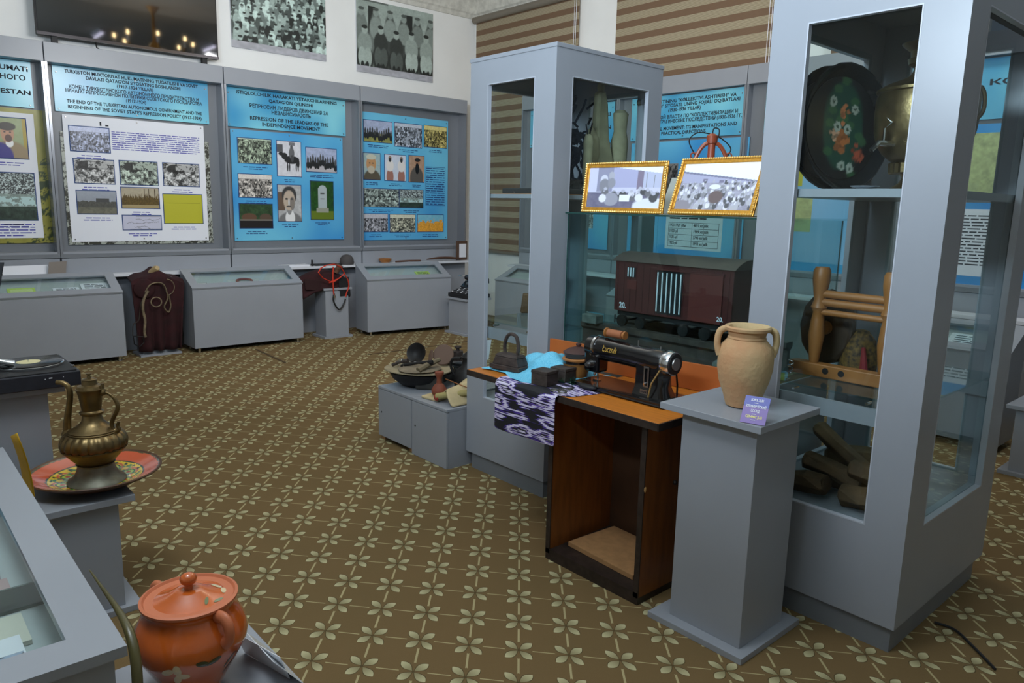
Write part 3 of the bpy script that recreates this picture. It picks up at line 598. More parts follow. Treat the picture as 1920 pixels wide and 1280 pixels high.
obj('punched_slots', P2.slab(P2.slab(MB(), 2.02, 2.035, 2.30, 2.34, 0.006, 0.007), 2.07, 2.10, 2.30, 2.315, 0.006, 0.007), INK, t)
screws(P2, 1.69, 3.05, 1.14, 2.42, t)
# --- third stand
sign(W1, 3.31, 4.80, 2.41, 2.837, [
    ('ISTIQLOLCHILIK HARAKATI YETAKCHILARINING', 0.5, 0.84, 0.11, 0.05), ("QATAG'ON QILINISHI", 0.52, 0.37, 0.25, 0.05),
    ('РЕПРЕССИИ ЛИДЕРОВ ДВИЖЕНИЯ ЗА', 0.51, 0.66, 0.42, 0.056), ('НЕЗАВИСИМОСТЬ', 0.52, 0.33, 0.55, 0.056),
    ('REPRESSION OF THE LEADERS OF THE', 0.51, 0.66, 0.74, 0.056), ('INDEPENDENCE MOVEMENT', 0.52, 0.49, 0.88, 0.056)], 'blue title sign reading REPRESSION OF THE LEADERS OF THE INDEPENDENCE MOVEMENT')
t = thing('poster', 'blue poster with horse rider, bald man portrait and stone obelisk photos', 'poster', W1.p(4.04, 1.13, 0.01))
obj('board', P2.slab(MB(), 3.345, 4.755, 1.13, 2.385, 0, 0.006), BLUEP, t)
pics(W1, P2, [(177, 232, 433, 432, 'crowd0.05', (0.75, 0.85, 0.7)), (470, 255, 656, 525, 'horse', (1, 1, 1.05)), (690, 305, 920, 495, 'riders'), (183, 503, 438, 683, 'crowd0.2', (1, 0.95, 0.9)), (477, 585, 658, 858, 'portrait'), (723, 557, 898, 845, 'obelisk'), (190, 727, 442, 908, 'graves')], t, 400, 200, 4, seed=42, ink=INKD)
screws(P2, 3.345, 4.755, 1.13, 2.42, t)
# --- fourth stand
t = thing('poster', 'tall blue poster in the corner stand with eleven photos and a text box', 'poster', W1.p(5.69, 1.114, 0.01))
obj('board', P2.slab(MB(), 4.99, 6.395, 1.114, 2.735, 0, 0.006), BLUEP, t)
pics(W1, P2, [(1122, 97, 1335, 275, 'riders'), (1355, 120, 1557, 310, 'crowd0.15', (0.8, 0.85, 0.95)), (1577, 140, 1743, 312, 'crowd0.2', (1, 0.9, 0.45)), (1120, 345, 1247, 548, 'elder'), (1280, 357, 1438, 558, 'pair'), (1462, 366, 1575, 567, 'beard'), (1122, 612, 1385, 752, 'crowd0.02', (0.8, 0.9, 0.85)), (1390, 620, 1567, 758, 'hill', (0.7, 0.7, 0.7)), (1122, 803, 1303, 935, 'crowd0.25', (0.8, 0.8, 0.85)), (1320, 808, 1508, 937, 'crowd0.2', (0.95, 0.95, 0.8)), (1527, 810, 1718, 935, 'fire')], t, 400, 200, 4, seed=61, ink=INKD)
a0, b1 = W1.ab(798, 313); a1, b0 = W1.ab(832, 385)
mb = MB()
for q in ((a0-0.01, a1+0.01, b1, b1+0.006), (a0-0.01, a1+0.01, b0-0.006, b0), (a0-0.012, a0-0.008, b0, b1), (a1+0.008, a1+0.012, b0, b1)): P2.slab(mb, *q, 0.006, 0.0068)
obj('text_box_rule', mb, INKD, t); scribble('paragraph', P2, a0, a1, b0, b1, 17, 0.0066, INKD, t, 14)
screws(P2, 4.99, 6.395, 1.114, 2.76, t)
# --- window wall signs and posters
Q2 = Plane(W2.o+W2.n*0.008, W2.r, W2.u)
sign(W2, -7.45, -6.0, 2.365, 2.83, [('KTORI', 0.86, 0.2, 0.3, 0.06), ('ESSION', 0.86, 0.22, 0.62, 0.06)], 'blue title sign seen through the tall case behind the gilt frames', None)
sign(W2, -5.74, -4.29, 2.365, 2.83, [('OKIMIYATINING "KOLLEKTIVLASHTIRISH" VA', 0.535, 0.80, 0.14, 0.05), ('LASHTIRISH" SIYOSATI, UNING FOJIALI OQIBATLARI', 0.535, 0.86, 0.24, 0.05), ('(1930-1936 YILLAR)', 0.5, 0.29, 0.345, 0.05),
    ('СОВЕТСКОЙ ВЛАСТИ ПО "КОЛЛЕКТИВИЗАЦИИ И', 0.54, 0.83, 0.50, 0.05), ('НИЮ", ЕЁ ТРАГИЧЕСКИЕ ПОСЛЕДСТВИЯ (1930-1936 ГГ.)', 0.56, 0.88, 0.60, 0.05),
    ('AL REVIVAL MOVEMENT: ITS MANIFESTATIONS AND', 0.54, 0.83, 0.76, 0.05), ('PRACTICAL DIRECTIONS', 0.5, 0.40, 0.87, 0.05)], 'blue title sign about collectivisation 1930-1936, between the two tall cases')
sign(W2, -4.05, -2.7, 2.365, 2.83, [('SOVET', 0.5, 0.3, 0.3, 0.06)], 'blue title sign hidden mostly behind the painted tray', None)
sign(W2, -2.40, -0.98, 2.365, 2.83, [('КОМАНДА', 0.45, 0.5, 0.4, 0.06), ('РЕ', 0.62, 0.09, 0.62, 0.06), ('BALLAR', 0.6, 0.25, 0.82, 0.055)], 'blue title sign near the right edge above the yellow map', None)
t = thing('poster', 'blue poster on the window wall seen through the case with the folded puppets', 'poster', W2.p(-6.7, 1.1, 0.01))
obj('board', Q2.slab(MB(), -7.4, -6.03, 1.1, 2.33, 0, 0.006), BLUEP, t)
for k, (u, v, kd) in enumerate(((-7.2, 1.9, 'crowd0.2'), (-6.7, 1.9, 'land'), (-7.2, 1.35, 'ruin'), (-6.65, 1.35, 'crowd0.1'))):
    print_mesh('photo', Q2, u, u+0.38, v, v+0.3, 0.0085, paint(kd, 60, 48, 90+k), t)
t = thing('poster', 'blue poster below the collectivisation sign, with a ruled table of years', 'poster', W2.p(-4.98, 1.1, 0.01))
obj('board', Q2.slab(MB(), -5.72, -4.2, 1.1, 2.34, 0, 0.006), BLUEP, t)
print_mesh('photo', Q2, -5.68, -5.05, 1.6, 2.1, 0.0085, paint('crowd0.05', 100, 90, 77, (0.4, 0.4, 0.4)), t)
obj('text_sheet', Q2.slab(MB(), -4.98, -4.32, 1.95, 2.12, 0.006, 0.0075), PAPER, t); scribble('paragraph', Q2, -4.95, -4.36, 1.97, 2.1, 6, 0.008, INK, t, 31)
tb = obj('table_sheet', Q2.slab(MB(), -5.17, -4.44, 1.17, 1.56, 0.006, 0.0075), mat('pale_blue_sheet', (196, 216, 226), 0.5), t)
mb = MB()
for k in range(5): Q2.slab(mb, -5.13, -4.48, 1.20+0.065*k, 1.204+0.065*k, 0.0075, 0.0085)
for k in (-5.13, -4.82, -4.484): Q2.slab(mb, k, k+0.004, 1.20, 1.464, 0.0075, 0.0085)
obj('table_rules', mb, INK, tb)
for k, (l, r) in enumerate((('1933-1929 yillar', "4891 xo'jalik"), ('1930-yil', "1989 xo'jalik"), ('1931-yil', "2795 xo'jalik"), ('1932-yil', "1993 xo'jalik"))):
    text('table_text', l, Q2, -5.12, 1.433-0.065*k, 0.045, 0.0078, INK, tb, align='LEFT', width=0.22 if k == 0 else 0.11); text('table_text', r, Q2, -4.80, 1.433-0.065*k, 0.045, 0.0078, INK, tb, align='LEFT', width=0.19)
scribble('paragraph', Q2, -5.12, -4.6, 1.49, 1.53, 1, 0.008, INK, tb, 6)
t = thing('poster', 'blue and white poster seen low through the samovar case, green photo on it', 'poster', W2.p(-3.3, 1.02, 0.01))
obj('board', Q2.slab(MB(), -4.03, -2.98, 1.05, 2.33, 0, 0.006), ramp_mat('pale_blue_print', ((150, 190, 224), (92, 170, 214))), t)
obj('lower_stripe', Q2.slab(MB(), -4.03, -2.98, 1.05, 1.13, 0.006, 0.007), mat('cyan_stripe', (40, 160, 214), 0.3), t)
for k, (u, v, kd, w_, h_) in enumerate(((-4.0, 1.85, 'yellow', 0.4, 0.34), (-3.98, 1.42, 'relief', 0.5, 0.36), (-3.45, 1.9, 'crowd0.2', 0.4, 0.3))):
    print_mesh('photo', Q2, u, u+w_, v, v+h_, 0.0085, paint(kd, 60, 48, 70+k), t)
t = thing('poster', 'poster with a yellow relief map and a white list, right edge', 'poster', W2.p(-1.7, 1.02, 0.01))
obj('board', Q2.slab(MB(), -2.36, -1.02, 1.02, 2.33, 0, 0.006), BLUEP, t)
print_mesh('relief_map', Q2, -2.3, -1.75, 1.78, 2.26, 0.0085, paint('relief', 110, 96, 55), t)
obj('white_sheet', Q2.slab(MB(), -2.28, -1.8, 1.12, 1.66, 0.006, 0.0075), PAPER, t); scribble('paragraph', Q2, -2.22, -1.86, 1.2, 1.62, 16, 0.008, INK, t, 66, ragged=0.5)
print_mesh('photo', Q2, -1.65, -1.1, 1.3, 2.1, 0.0085, paint('land', 80, 100, 56), t)

# television and enlarged photographs
a0, b0 = 1.53, 3.105
TV = Plane((0, 8.60, 0), (1, 0, 0), (0, 0, 1)); t = thing('television', 'wide black wall television at the top left, reflecting the chandelier', 'television', (2.39, 8.65, 3.10))
obj('housing', MB().box(1.535, 3.25, 8.60, 8.66, 3.105, 4.09), BLACKM, t, bevel=0.004)
obj('screen', MB().box(1.548, 3.237, 8.594, 8.60, 3.135, 4.078), mat('television_screen_glass', (7, 6, 6), 0.04, spec=0.9), t)
obj('bezel', MB().box(1.535, 3.25, 8.588, 8.60, 3.105, 3.133), mat('dark_chrome_strip', (60, 58, 60), 0.2, metal=0.9), t)
obj('wall_bracket', MB().box(1.9, 2.9, 8.66, 8.79, 3.4, 3.8), BLACKM, t)
for x in (1.66, 3.08): obj('foot_bracket', MB().box(x, x+0.05, 8.61, 8.67, 3.04, 3.104), BLACKM, t)
obj('cable', MB().tube([(2.05, 8.66, 3.11), (2.06, 8.68, 3.07), (2.1, 8.7, 3.05)], 0.006), BLACKM, t)
WP = Plane((0, 8.775, 0), (1, 0, 0), (0, 0, 1))
for (x0, y0, x1, y1, zt, kind, lab, sd, tn) in ((435, 87, 612, 128, 4.15, 'crowd0.0', 'large black and white photo of a seated crowd, right of the television', 4, (0.86, 1.0, 0.95)), (669, 133, 811, 157, 4.13, 'group', 'large black and white photo of soldiers seated and standing, nearest the corner', 12, (0.86, 0.95, 0.9))):
    a0, b0 = WP.ab(x0, y0); a1, _ = WP.ab(x1, y1); t = thing('wall_photograph', lab, 'photograph', WP.p((a0+a1)/2, b0, 0.01))
    obj('board', WP.slab(MB(), a0, a1, b0, zt, -0.012, 0.001), PAPER, t)
    A = paint(kind, 170, 150, sd, tn)
    A[-14:] = 0.42*(0.8+0.4*smooth_noise(14, 170, 5, np.random.RandomState(3))[..., None])*np.array((1, 1, 1.1))
    print_mesh('print', WP, a0, a1, b0, zt, 0.004, A, t)

# ------------------------------------------------------------------ chandelier and tube lamps (reflected in the television)
t = thing('chandelier', 'brass candle chandelier hanging from the ceiling, mirrored in the television', 'chandelier', (4.05, 3.75, 3.72))
cx, cy = 4.05, 3.75
obj('stem', MB().lathe((cx, cy, 0), [(0.02, 3.72), (0.09, 3.78), (0.05, 3.86), (0.1, 3.98), (0.03, 4.1), (0.02, 4.5), (0.09, 4.6), (0.1, 4.62)], 16), GOLD, t, smooth=True)
BULB = mat('lit_candle_bulb', (255, 220, 160), 0.4, emit=(1.0, 0.72, 0.36), es=28)
for k in range(8):
    a = 2*pi*k/8+0.2; d = V((math.cos(a), math.sin(a), 0)); c = V((cx, cy, 0))
    ar = obj('arm', MB().tube([c+d*0.06+V((0, 0, 3.92)), c+d*0.25+V((0, 0, 3.8)), c+d*0.45+V((0, 0, 3.82)), c+d*0.58+V((0, 0, 3.98))], 0.014), GOLD, t, smooth=True)
    obj('candle', MB().cyl(c+d*0.58+V((0, 0, 3.98)), c+d*0.58+V((0, 0, 4.08)), 0.02), PAPER, ar)
    obj('bulb', MB().ball(c+d*0.58+V((0, 0, 4.115)), 0.022, 0.022, 0.04), BULB, ar, smooth=True)
    for q in (0.25, 0.42):
        obj('crystal', MB().ball(c+d*q+V((0, 0, 3.73)), 0.02, 0.02, 0.05, 6, 3), GLASST, ar)
TUBE = mat('lit_fluorescent_tube', (240, 240, 255), 0.4, emit=(0.85, 0.82, 1.0), es=9)
for x, y, lab in ((3.86, 1.13, 'short fluorescent tube lamp on the ceiling above the tallest display case'), (5.76, 1.48, 'short fluorescent tube lamp on the ceiling near the window wall')):
    t = thing('tube_lamp', lab, 'lamp', (x, y, 4.5), group='ceiling tube lamps')
    obj('housing', MB().box(x-0.05, x+0.05, y-0.32, y+0.32, 4.56, 4.62), PAPER, t); obj('tube', MB().cyl((x, y-0.3, 4.53), (x, y+0.3, 4.53), 0.018), TUBE, t)
pl_ = bpy.data.lights.new('chandelier_light', 'POINT'); pl_.energy = 35; pl_.color = (1, 0.8, 0.55); pl_.shadow_soft_size = 0.4
po = bpy.data.objects.new('chandelier_light', pl_); COL.objects.link(po); po.location = (cx, cy, 3.6)

# ------------------------------------------------------------------ tall display cases
def opening(mb, pl, a0, a1, b0, b1, wa0, wa1, wb0, wb1, t0, t1):
    pl.slab(mb, a0, wa0, b0, b1, t0, t1); pl.slab(mb, wa1, a1, b0, b1, t0, t1)
    pl.slab(mb, wa0, wa1, b0, wb0, t0, t1); pl.slab(mb, wa0, wa1, wb1, b1, t0, t1); return mb
def tall_case(label, x0, x1, y0, y1, H, mx, my, wz0, wz1):
    t = thing('tall_display_case', label, 'display case', ((x0+x1)/2, (y0+y1)/2, 0), group=None); T = 0.022
    obj('plinth', MB().box(x0+0.015, x1-0.06, y0+0.015, y1-0.04, 0, 0.10), DGREY, t)
    obj('bottom_panel', MB().box(x0+T, x1-T, y0+T, y1-T, 0.10, 0.12), GREY, t)
    obj('deck', MB().box(x0+T, x1-T, y0+T, y1-T, wz0-0.03, wz0-0.008), GREY, t)
    obj('top_panel', MB().box(x0-0.004, x1+0.004, y0-0.004, y1+0.004, H-0.022, H), GREY, t, bevel=0.002)
    faces = [(Plane((x0, 0, 0), (0, -1, 0), (0, 0, 1)), -y1, -y0, my), (Plane((0, y0, 0), (1, 0, 0), (0, 0, 1)), x0+T, x1-T, mx),
             (Plane((x1, 0, 0), (0, 1, 0), (0, 0, 1)), y0, y1, my), (Plane((0, y1, 0), (-1, 0, 0), (0, 0, 1)), -x1+T, -x0-T, mx)]
    for i, (pl, a0, a1, m) in enumerate(faces):
        e = m-(T if i % 2 else 0)
        f = obj('side_frame', opening(MB(), pl, a0, a1, 0.10, H-0.022, a0+e, a1-e, wz0, wz1, -T, 0), GREY, t)
        obj('edge_trim', opening(MB(), pl, a0+e-0.001, a1-e+0.001, wz0-0.001, wz1+0.001, a0+e+0.004, a1-e-0.004, wz0+0.004, wz1-0.004, -T-0.001, 0.001), GREY2, f)
        obj('glass_pane', pl.slab(MB(), a0+e-0.01, a1-e+0.01, wz0-0.02, wz1+0.02, -T-0.008, -T-0.003), GLASS, t)
    return t
AX0, AX1, AY0, AY1 = 2.74, 3.60, 2.785, 3.475
BX0, BX1, BY0, BY1 = 2.72, 3.69, 0.912, 1.60
TA = tall_case('tall grey glazed case with hanging cloth puppets, beside the gilt frames on the left', AX0, AX1, AY0, AY1, 2.41, 0.12, 0.155, 0.47, 2.26)
TB = tall_case('tallest grey glazed case at the right, holding the samovar and painted tray', BX0, BX1, BY0, BY1, 2.46, 0.165, 0.145, 0.465, 2.285)
def shelf(par, x0, x1, y0, y1, z, glass=False, th=0.022, name='shelf'):
    obj(name, MB().box(x0+0.034, x1-0.034, y0+0.034, y1-0.034, z-th, z), GLASST if glass else GREY, par)
shelf(TA, AX0, AX1, AY0, AY1, 1.665, th=0.022); shelf(TB, BX0, BX1, BY0, BY1, 1.69, th=0.03)
obj('shelf_lining', MB().box(AX0+0.04, AX1-0.04, AY0+0.04, AY1-0.04, 1.665, 1.669), OAK, TA)
for par, x0, x1, y0, y1 in ((TA, AX0, AX1, AY0, AY1), (TB, BX0, BX1, BY0, BY1)):
    shelf(par, x0, x1, y0, y1, 0.935, True, 0.008, 'glass_shelf')
    obj('shelf_rail', MB().box(x0+0.034, x0+0.052, y0+0.034, y1-0.034, 0.83, 0.895).box(x1-0.052, x1-0.034, y0+0.034, y1-0.034, 0.83, 0.895), GREY, par)
    mb = MB()
    for y in (y0+0.2, y1-0.2): mb.cyl((x0+0.035, y, 0.91), (x0+0.075, y, 0.91), 0.006)
    obj('shelf_pins', mb, CHROME, par)
for x in (AX1-0.12,): obj('hinge', MB().cyl((x, AY0+0.04, 2.2), (x, AY0+0.07, 2.2), 0.018), STEEL, TA)

# contents of the left tall case
t = thing('cloth_puppet', 'large greenish cloth puppet with long legs hanging in the left tall case', 'puppet', (3.14, 2.93, 1.67))
mb = MB().prism([(3.09, 2.93, 2.24), (3.14, 2.93, 2.26), (3.17, 2.93, 2.18), (3.19, 2.93, 2.0), (3.24, 2.93, 1.86), (3.27, 2.93, 1.68), (3.19, 2.93, 1.68), (3.15, 2.93, 1.84), (3.06, 2.93, 1.68), (3.0, 2.93, 1.68), (3.1, 2.93, 1.9), (3.08, 2.93, 2.05)], (0, 0.05, 0))
obj('body', mb, CREAMF, t, bevel=0.015)
obj('side_flap', MB().ball((3.06, 2.95, 1.92), 0.06, 0.03, 0.13, seed=4, jit=0.15), CREAMF, t, smooth=True)
obj('neck_knot', MB().ball((3.125, 2.955, 2.27), 0.022, 0.022, 0.035), CREAMF, t, smooth=True)
t.location.x += 0.14
t = thing('cloth_roll', 'upright roll of greenish cloth beside the hanging puppet', 'cloth', (3.34, 2.95, 1.67))
obj('roll', MB().lathe((3.34, 2.95, 0), [(0.05, 1.672), (0.062, 1.7), (0.055, 1.85), (0.062, 1.98), (0.045, 2.04), (0.055, 2.14), (0.03, 2.16)], 14, sy=0.7), CREAMF, t, smooth=True)
t.location.x += 0.10
t = thing('carved_doll', 'small pale doll with two thin horns, in front of dark tangled branches', 'doll', (2.93, 2.90, 1.67))
obj('body', MB().lathe((2.93, 2.90, 0), [(0.012, 1.672), (0.018, 1.72), (0.03, 1.78), (0.026, 1.9), (0.03, 1.95), (0.02, 1.99), (0.008, 2.0)], 12), CREAMF, t, smooth=True)
obj('horns', MB().tube([(2.925, 2.9, 1.99), (2.905, 2.9, 2.05)], 0.004).tube([(2.935, 2.9, 1.99), (2.955, 2.9, 2.06)], 0.004), DIRON, t)
t.location.x += 0.19
rd = random.Random(5); mb = MB()
for k in range(60):
    p = V((rd.uniform(3.0, 3.36), rd.uniform(3.02, 3.14), rd.uniform(1.70, 2.18))); q = p+V((rd.uniform(-.12, .12), rd.uniform(-.04, .04), rd.uniform(-.06, .16))); mb.tube([p, (p+q)/2+V((0.02, 0, 0.02)), q], 0.007, 6)
for k in range(9): mb.ball((rd.uniform(3.0, 3.3), 3.06, rd.uniform(1.70, 2.1)), 0.045, 0.03, 0.05, 8, 4, 0.4, k)
obj('tangled_branches', mb, mat('dark_branch', (44, 46, 58), 0.8, noise=0.5, nscale=20), None, 'dark tangle of thin branches behind the cloth puppet in the left tall case', 'branches')
obj('folded_felt', MB().box(2.84, 3.5, 2.9, 3.3, 1.669, 1.70), mat('dark_felt', (40, 42, 44), 0.9), None, 'flat dark felt mat on the upper shelf under the puppet', 'mat', bevel=0.006)
t = thing('wooden_mallet', 'brown wooden mallet standing on the lower shelf of the left tall case', 'mallet', (3.3, 3.36, 0.94))
obj('head', MB().pbox((3.10, 3.40, 0.94), (0.11, -0.08, 0), (0.05, 0.06, 0), (0.02, 0, 0.12)), LOGM, t, bevel=0.008)
obj('handle', MB().tube([(3.19, 3.39, 1.0), (3.27, 3.33, 1.16), (3.30, 3.31, 1.24)], [0.03, 0.026, 0.02]), LOGM, t, smooth=True)
t = thing('key_ring', 'small iron keys lying on the upper shelf of the left tall case', 'keys', (2.9, 3.1, 1.67)); obj('keys', MB().tube([(2.84, 3.2, 1.675), (2.9, 3.1, 1.675), (2.93, 3.0, 1.675)], 0.006).tube([(2.9, 3.14, 1.68), (2.86, 3.05, 1.68)], 0.005), IRON, t)
# grinding stones and tools behind the left case floor level
for k, (x, y, r) in enumerate(((3.0, 3.25, 0.11), (3.28, 3.2, 0.12))):
    obj('clay_bowl', MB().lathe((x, y, 0), [(0.05, 0.463), (r, 0.50), (r+0.02, 0.56), (r+0.01, 0.56), (r-0.01, 0.51), (0.04, 0.475)], 24), mat('dusky_clay', (96, 82, 62), 0.8, noise=0.2), None, ('dusky clay bowl low in the left tall case, nearer the front glass', 'dusky clay bowl low in the left tall case, farther from the front glass')[k], 'bowl', 'clay bowls in the left tall case', smooth=True)

# contents of the right tall case
def painted_tray(loc, R, label, flowers, nrm, grp):
    t = thing('painted_tray', label, 'tray', (loc[0], loc[1], loc[2]-R), group=grp); c = V(loc); n = V(nrm).normalized()
    r = n.cross(V((0, 0, 1))).normalized()*-1; r = V((0, 0, 1)).cross(n).normalized(); u = n.cross(r)
    M = Matrix((r, u, n)).transposed()
    obj('rim', MB().lathe(c, [(R*0.80, -0.004), (R*0.84, -0.002), (R*0.95, 0.018), (R, 0.03), (R+0.006, 0.028), (R, 0.02), (R*0.9, -0.002), (R*0.8, -0.012)], 48, M=M, mod=lambda a, z: 1+0.004*math.cos(24*a)), mat('green_black_lacquer', (16, 24, 30), 0.25, coat=0.5), t, smooth=True)
    res = 110; A = np.zeros((res, res, 3)); A[:] = (0.006, 0.010, 0.016); rs = np.random.RandomState(3)
    if flowers:
        ell(A, 0.5, 0.48, 0.27, 0.42, (0.02, 0.14, 0.09), 0.7)
        for k in range(14): ell(A, 0.5+0.22*rs.randn()*0.7, 0.5+0.25*rs.randn(), 0.06, 0.04, (0.06, 0.2, 0.08), 0.8)
        for x, y, s, cc in ((0.48, 0.62, 0.13, (0.5, 0.16, 0.05)), (0.5, 0.36, 0.09, (0.6, 0.2, 0.08)), (0.72, 0.72, 0.09, (0.5, 0.1, 0.05)), (0.38, 0.55, 0.07, (0.7, 0.4, 0.25))):
            for k in range(14): a = rs.rand()*6.3; q = s*rs.rand(); ell(A, x+q*math.cos(a), y+q*math.sin(a), s*0.3, s*0.26, np.array(cc)*rs.uniform(0.6, 1.6))
        for x, y in ((0.35, 0.24), (0.66, 0.3), (0.5, 0.86), (0.62, 0.88), (0.42, 0.48), (0.56, 0.5)):
            for k in range(7): a = k*0.9; ell(A, x+0.035*math.cos(a), y+0.035*math.sin(a), 0.018, 0.018, (0.6, 0.65, 0.55))
            ell(A, x, y, 0.016, 0.016, (0.05, 0.1, 0.05))
    yy, xx = np.mgrid[0:res, 0:res]/(res-1)*2-1
    # round centre as a polar mesh
    nr, na = 40, 90; P = []; Cc = []
    for i in range(nr+1):
        for k in range(na):
            q = R*0.82*i/nr; a = 2*pi*k/na; P.append(c+M @ V((q*math.cos(a), q*math.sin(a), 0)))
            X = int((math.cos(a)*i/nr*0.5+0.5)*(res-1)); Y = int((0.5-math.sin(a)*i/nr*0.5)*(res-1)); Cc.append((*A[Y, X], 1))
    F = [(i*na+k, i*na+(k+1) % na, (i+1)*na+(k+1) % na, (i+1)*na+k) for i in range(nr) for k in range(na)]
    n0 = len(P); P += [c+M @ V((R*0.82*math.cos(2*pi*k/na), R*0.82*math.sin(2*pi*k/na), -0.004)) for k in range(na)]; Cc += [(0.01, 0.01, 0.01, 1)]*na
    F += [(nr*na+k, nr*na+(k+1) % na, n0+(k+1) % na, n0+k) for k in range(na)]+[tuple(n0+k for k in range(na))]
    me = bpy.data.meshes.new('painted_centre'); me.from_pydata([tuple(p) for p in P], [], [tuple(reversed(f)) for f in F]); ca = me.color_attributes.new('print', 'FLOAT_COLOR', 'POINT'); ca.data.foreach_set('color', np.array(Cc).ravel()); me.update()
    obj('painted_centre', me, PAINTED, t); return t
painted_tray((3.04, 1.44, 1.938), 0.243, 'black round tray painted with red and white flowers, leaning in the right case', True, (-0.28, -1, 0.06), 'round black trays')
painted_tray((3.0, 1.485, 1.932), 0.236, 'plain dark round tray tucked behind the flower painted one', False, (-0.28, -1, 0.06), 'round black trays')
t = thing('samovar', 'large aged brass samovar on the upper shelf of the right case', 'samovar', (3.22, 1.12, 1.69)); sx, sy = 3.20, 1.19
obj('base', MB().lathe((sx, sy, 0), [(0.10, 1.691), (0.105, 1.70), (0.07, 1.725), (0.06, 1.745), (0.07, 1.76)], 32), BRASS, t, smooth=True)
obj('fretted_collar', MB().lathe((sx, sy, 0), [(0.105, 1.76), (0.11, 1.765), (0.112, 1.80), (0.105, 1.805)], 48, mod=lambda a, z: 1+0.02*math.cos(24*a)), BRASS, t)
obj('body', MB().lathe((sx, sy, 0), [(0.10, 1.805), (0.115, 1.815), (0.14, 1.835), (0.165, 1.87), (0.178, 1.92), (0.182, 1.97), (0.182, 2.04), (0.176, 2.065), (0.184, 2.07), (0.184, 2.08), (0.15, 2.10), (0.11, 2.115), (0.085, 2.125), (0.075, 2.13)], 48), BRASS, t, smooth=True)
obj('neck', MB().lathe((sx, sy, 0), [(0.074, 2.13), (0.062, 2.15), (0.06, 2.165), (0.08, 2.175), (0.085, 2.195), (0.075, 2.20), (0.078, 2.225), (0.105, 2.245), (0.11, 2.252), (0.09, 2.252), (0.06, 2.20)], 40), BRASS, t, smooth=True)
obj('tap', MB().tube([(sx-0.15, sy+0.05, 1.87), (sx-0.21, sy+0.08, 1.87), (sx-0.235, sy+0.095, 1.84)], [0.014, 0.012, 0.01]).tube([(sx-0.19, sy+0.07, 1.88), (sx-0.19, sy+0.07, 1.925)], 0.006), CHROME, t, smooth=True)
obj('tap_key', MB().tube([(sx-0.19, sy+0.045, 1.945), (sx-0.19, sy+0.07, 1.925), (sx-0.19, sy+0.095, 1.945), (sx-0.19, sy+0.07, 1.965)], 0.006, 6, True), CHROME, t)
for s in (-1, 1):
    q = obj('handle', MB().tube([(sx+s*0.03, sy+s*0.15, 2.05), (sx+s*0.04, sy+s*0.20, 2.06), (sx+s*0.04, sy+s*0.21, 1.98), (sx+s*0.03, sy+s*0.16, 1.93)], 0.008), BRASS, t, smooth=True)
obj('glass_saucer', MB().lathe((2.84, 1.24, 0), [(0.02, 1.691), (0.05, 1.70), (0.052, 1.703), (0.02, 1.695)], 20), CHROME, None, 'small shiny saucer on the upper shelf edge beside the samovar', 'saucer', smooth=True)
t = thing('spinning_wheel', 'golden wooden spinning wheel frame on the glass shelf of the right case', 'spinning wheel', (2.97, 1.28, 0.936))
mb = MB().box(2.93, 2.985, 1.06, 1.52, 0.937, 0.99); obj('base_plank', mb, OAK, t, bevel=0.004)
for y in (1.36, 1.295): obj('peg_hole', MB().cyl((2.9285, y, 0.966), (2.931, y, 0.966), 0.013), BLACKM, t)
for y in (1.425, 1.145):
    p = obj('post', MB().lathe((2.957, y, 0), [(0.018, 0.99), (0.022, 1.02), (0.032, 1.10), (0.026, 1.17), (0.021, 1.20), (0.032, 1.22), (0.022, 1.25), (0.028, 1.29), (0.034, 1.33), (0.034, 1.37), (0.026, 1.385)], 12), OAK, t, smooth=True)
for z, r in ((1.275, 0.016), (1.24, 0.016), (1.20, 0.013)): obj('crossbar', MB().cyl((2.957, 1.15, z), (2.957, 1.42, z+0.002), r), OAK, t, smooth=True)
DW = mat('dark_drum_wood', (52, 40, 30), 0.5, noise=0.3, nscale=12)
c = V((3.10, 1.45, 1.12)); M = Matrix.Rotation(pi/2, 3, 'Y') @ Matrix.Rotation(0.0, 3, 'X')
obj('wheel_disc', MB().lathe(c, [(0.02, -0.012), (0.145, -0.018), (0.16, -0.012), (0.165, 0.012), (0.15, 0.018), (0.06, 0.0)], 12, M=M, sy=0.72), DW, t)
obj('wheel_hub', MB().lathe(c, [(0.012, -0.05), (0.03, -0.045), (0.03, 0.04), (0.012, 0.05)], 14, M=M), OAK, t, smooth=True)
t = thing('beaded_cap', 'dark beaded cap with red and gold trim beside the wheel post', 'cap', (3.16, 1.32, 0.936))
obj('crown', MB().lathe((3.14, 1.32, 0), [(0.07, 0.94), (0.075, 1.0), (0.06, 1.08), (0.03, 1.12), (0.01, 1.125)], 20), mat('embroidered_dark', (48, 36, 24), 0.7, nscale=60, col2=(120, 92, 40)), t, smooth=True)
obj('red_tassel', MB().tube([(3.08, 1.28, 1.06), (3.06, 1.265, 1.0), (3.06, 1.26, 0.95)], [0.008, 0.014, 0.02]), mat('red_thread', (120, 30, 34), 0.8), t, smooth=True)
t = thing('silver_cruet', 'small silver spirals beside the wheel base', 'ornament', (2.93, 1.50, 0.936)); obj('coil', MB().tube([(2.86+0.012*math.cos(a), 1.475+0.012*math.sin(a), 0.945+a*0.004) for a in np.linspace(0, 14, 40)], 0.003, 6), CHROME, t)
rd = random.Random(11)
lw = ['split log pale at its tip, topmost of the pile low in the right case', 'split log at the front left of the pile low in the right case', 'split log leaning up to the left in the low pile of the right case', 'split log lying lowest against the front glass of the right case', 'split log at the right front of the low pile in the right case', 'split log across the back of the low pile in the right case', 'short split log at the back right of the low pile', 'split log lying flat beneath the others in the low pile']
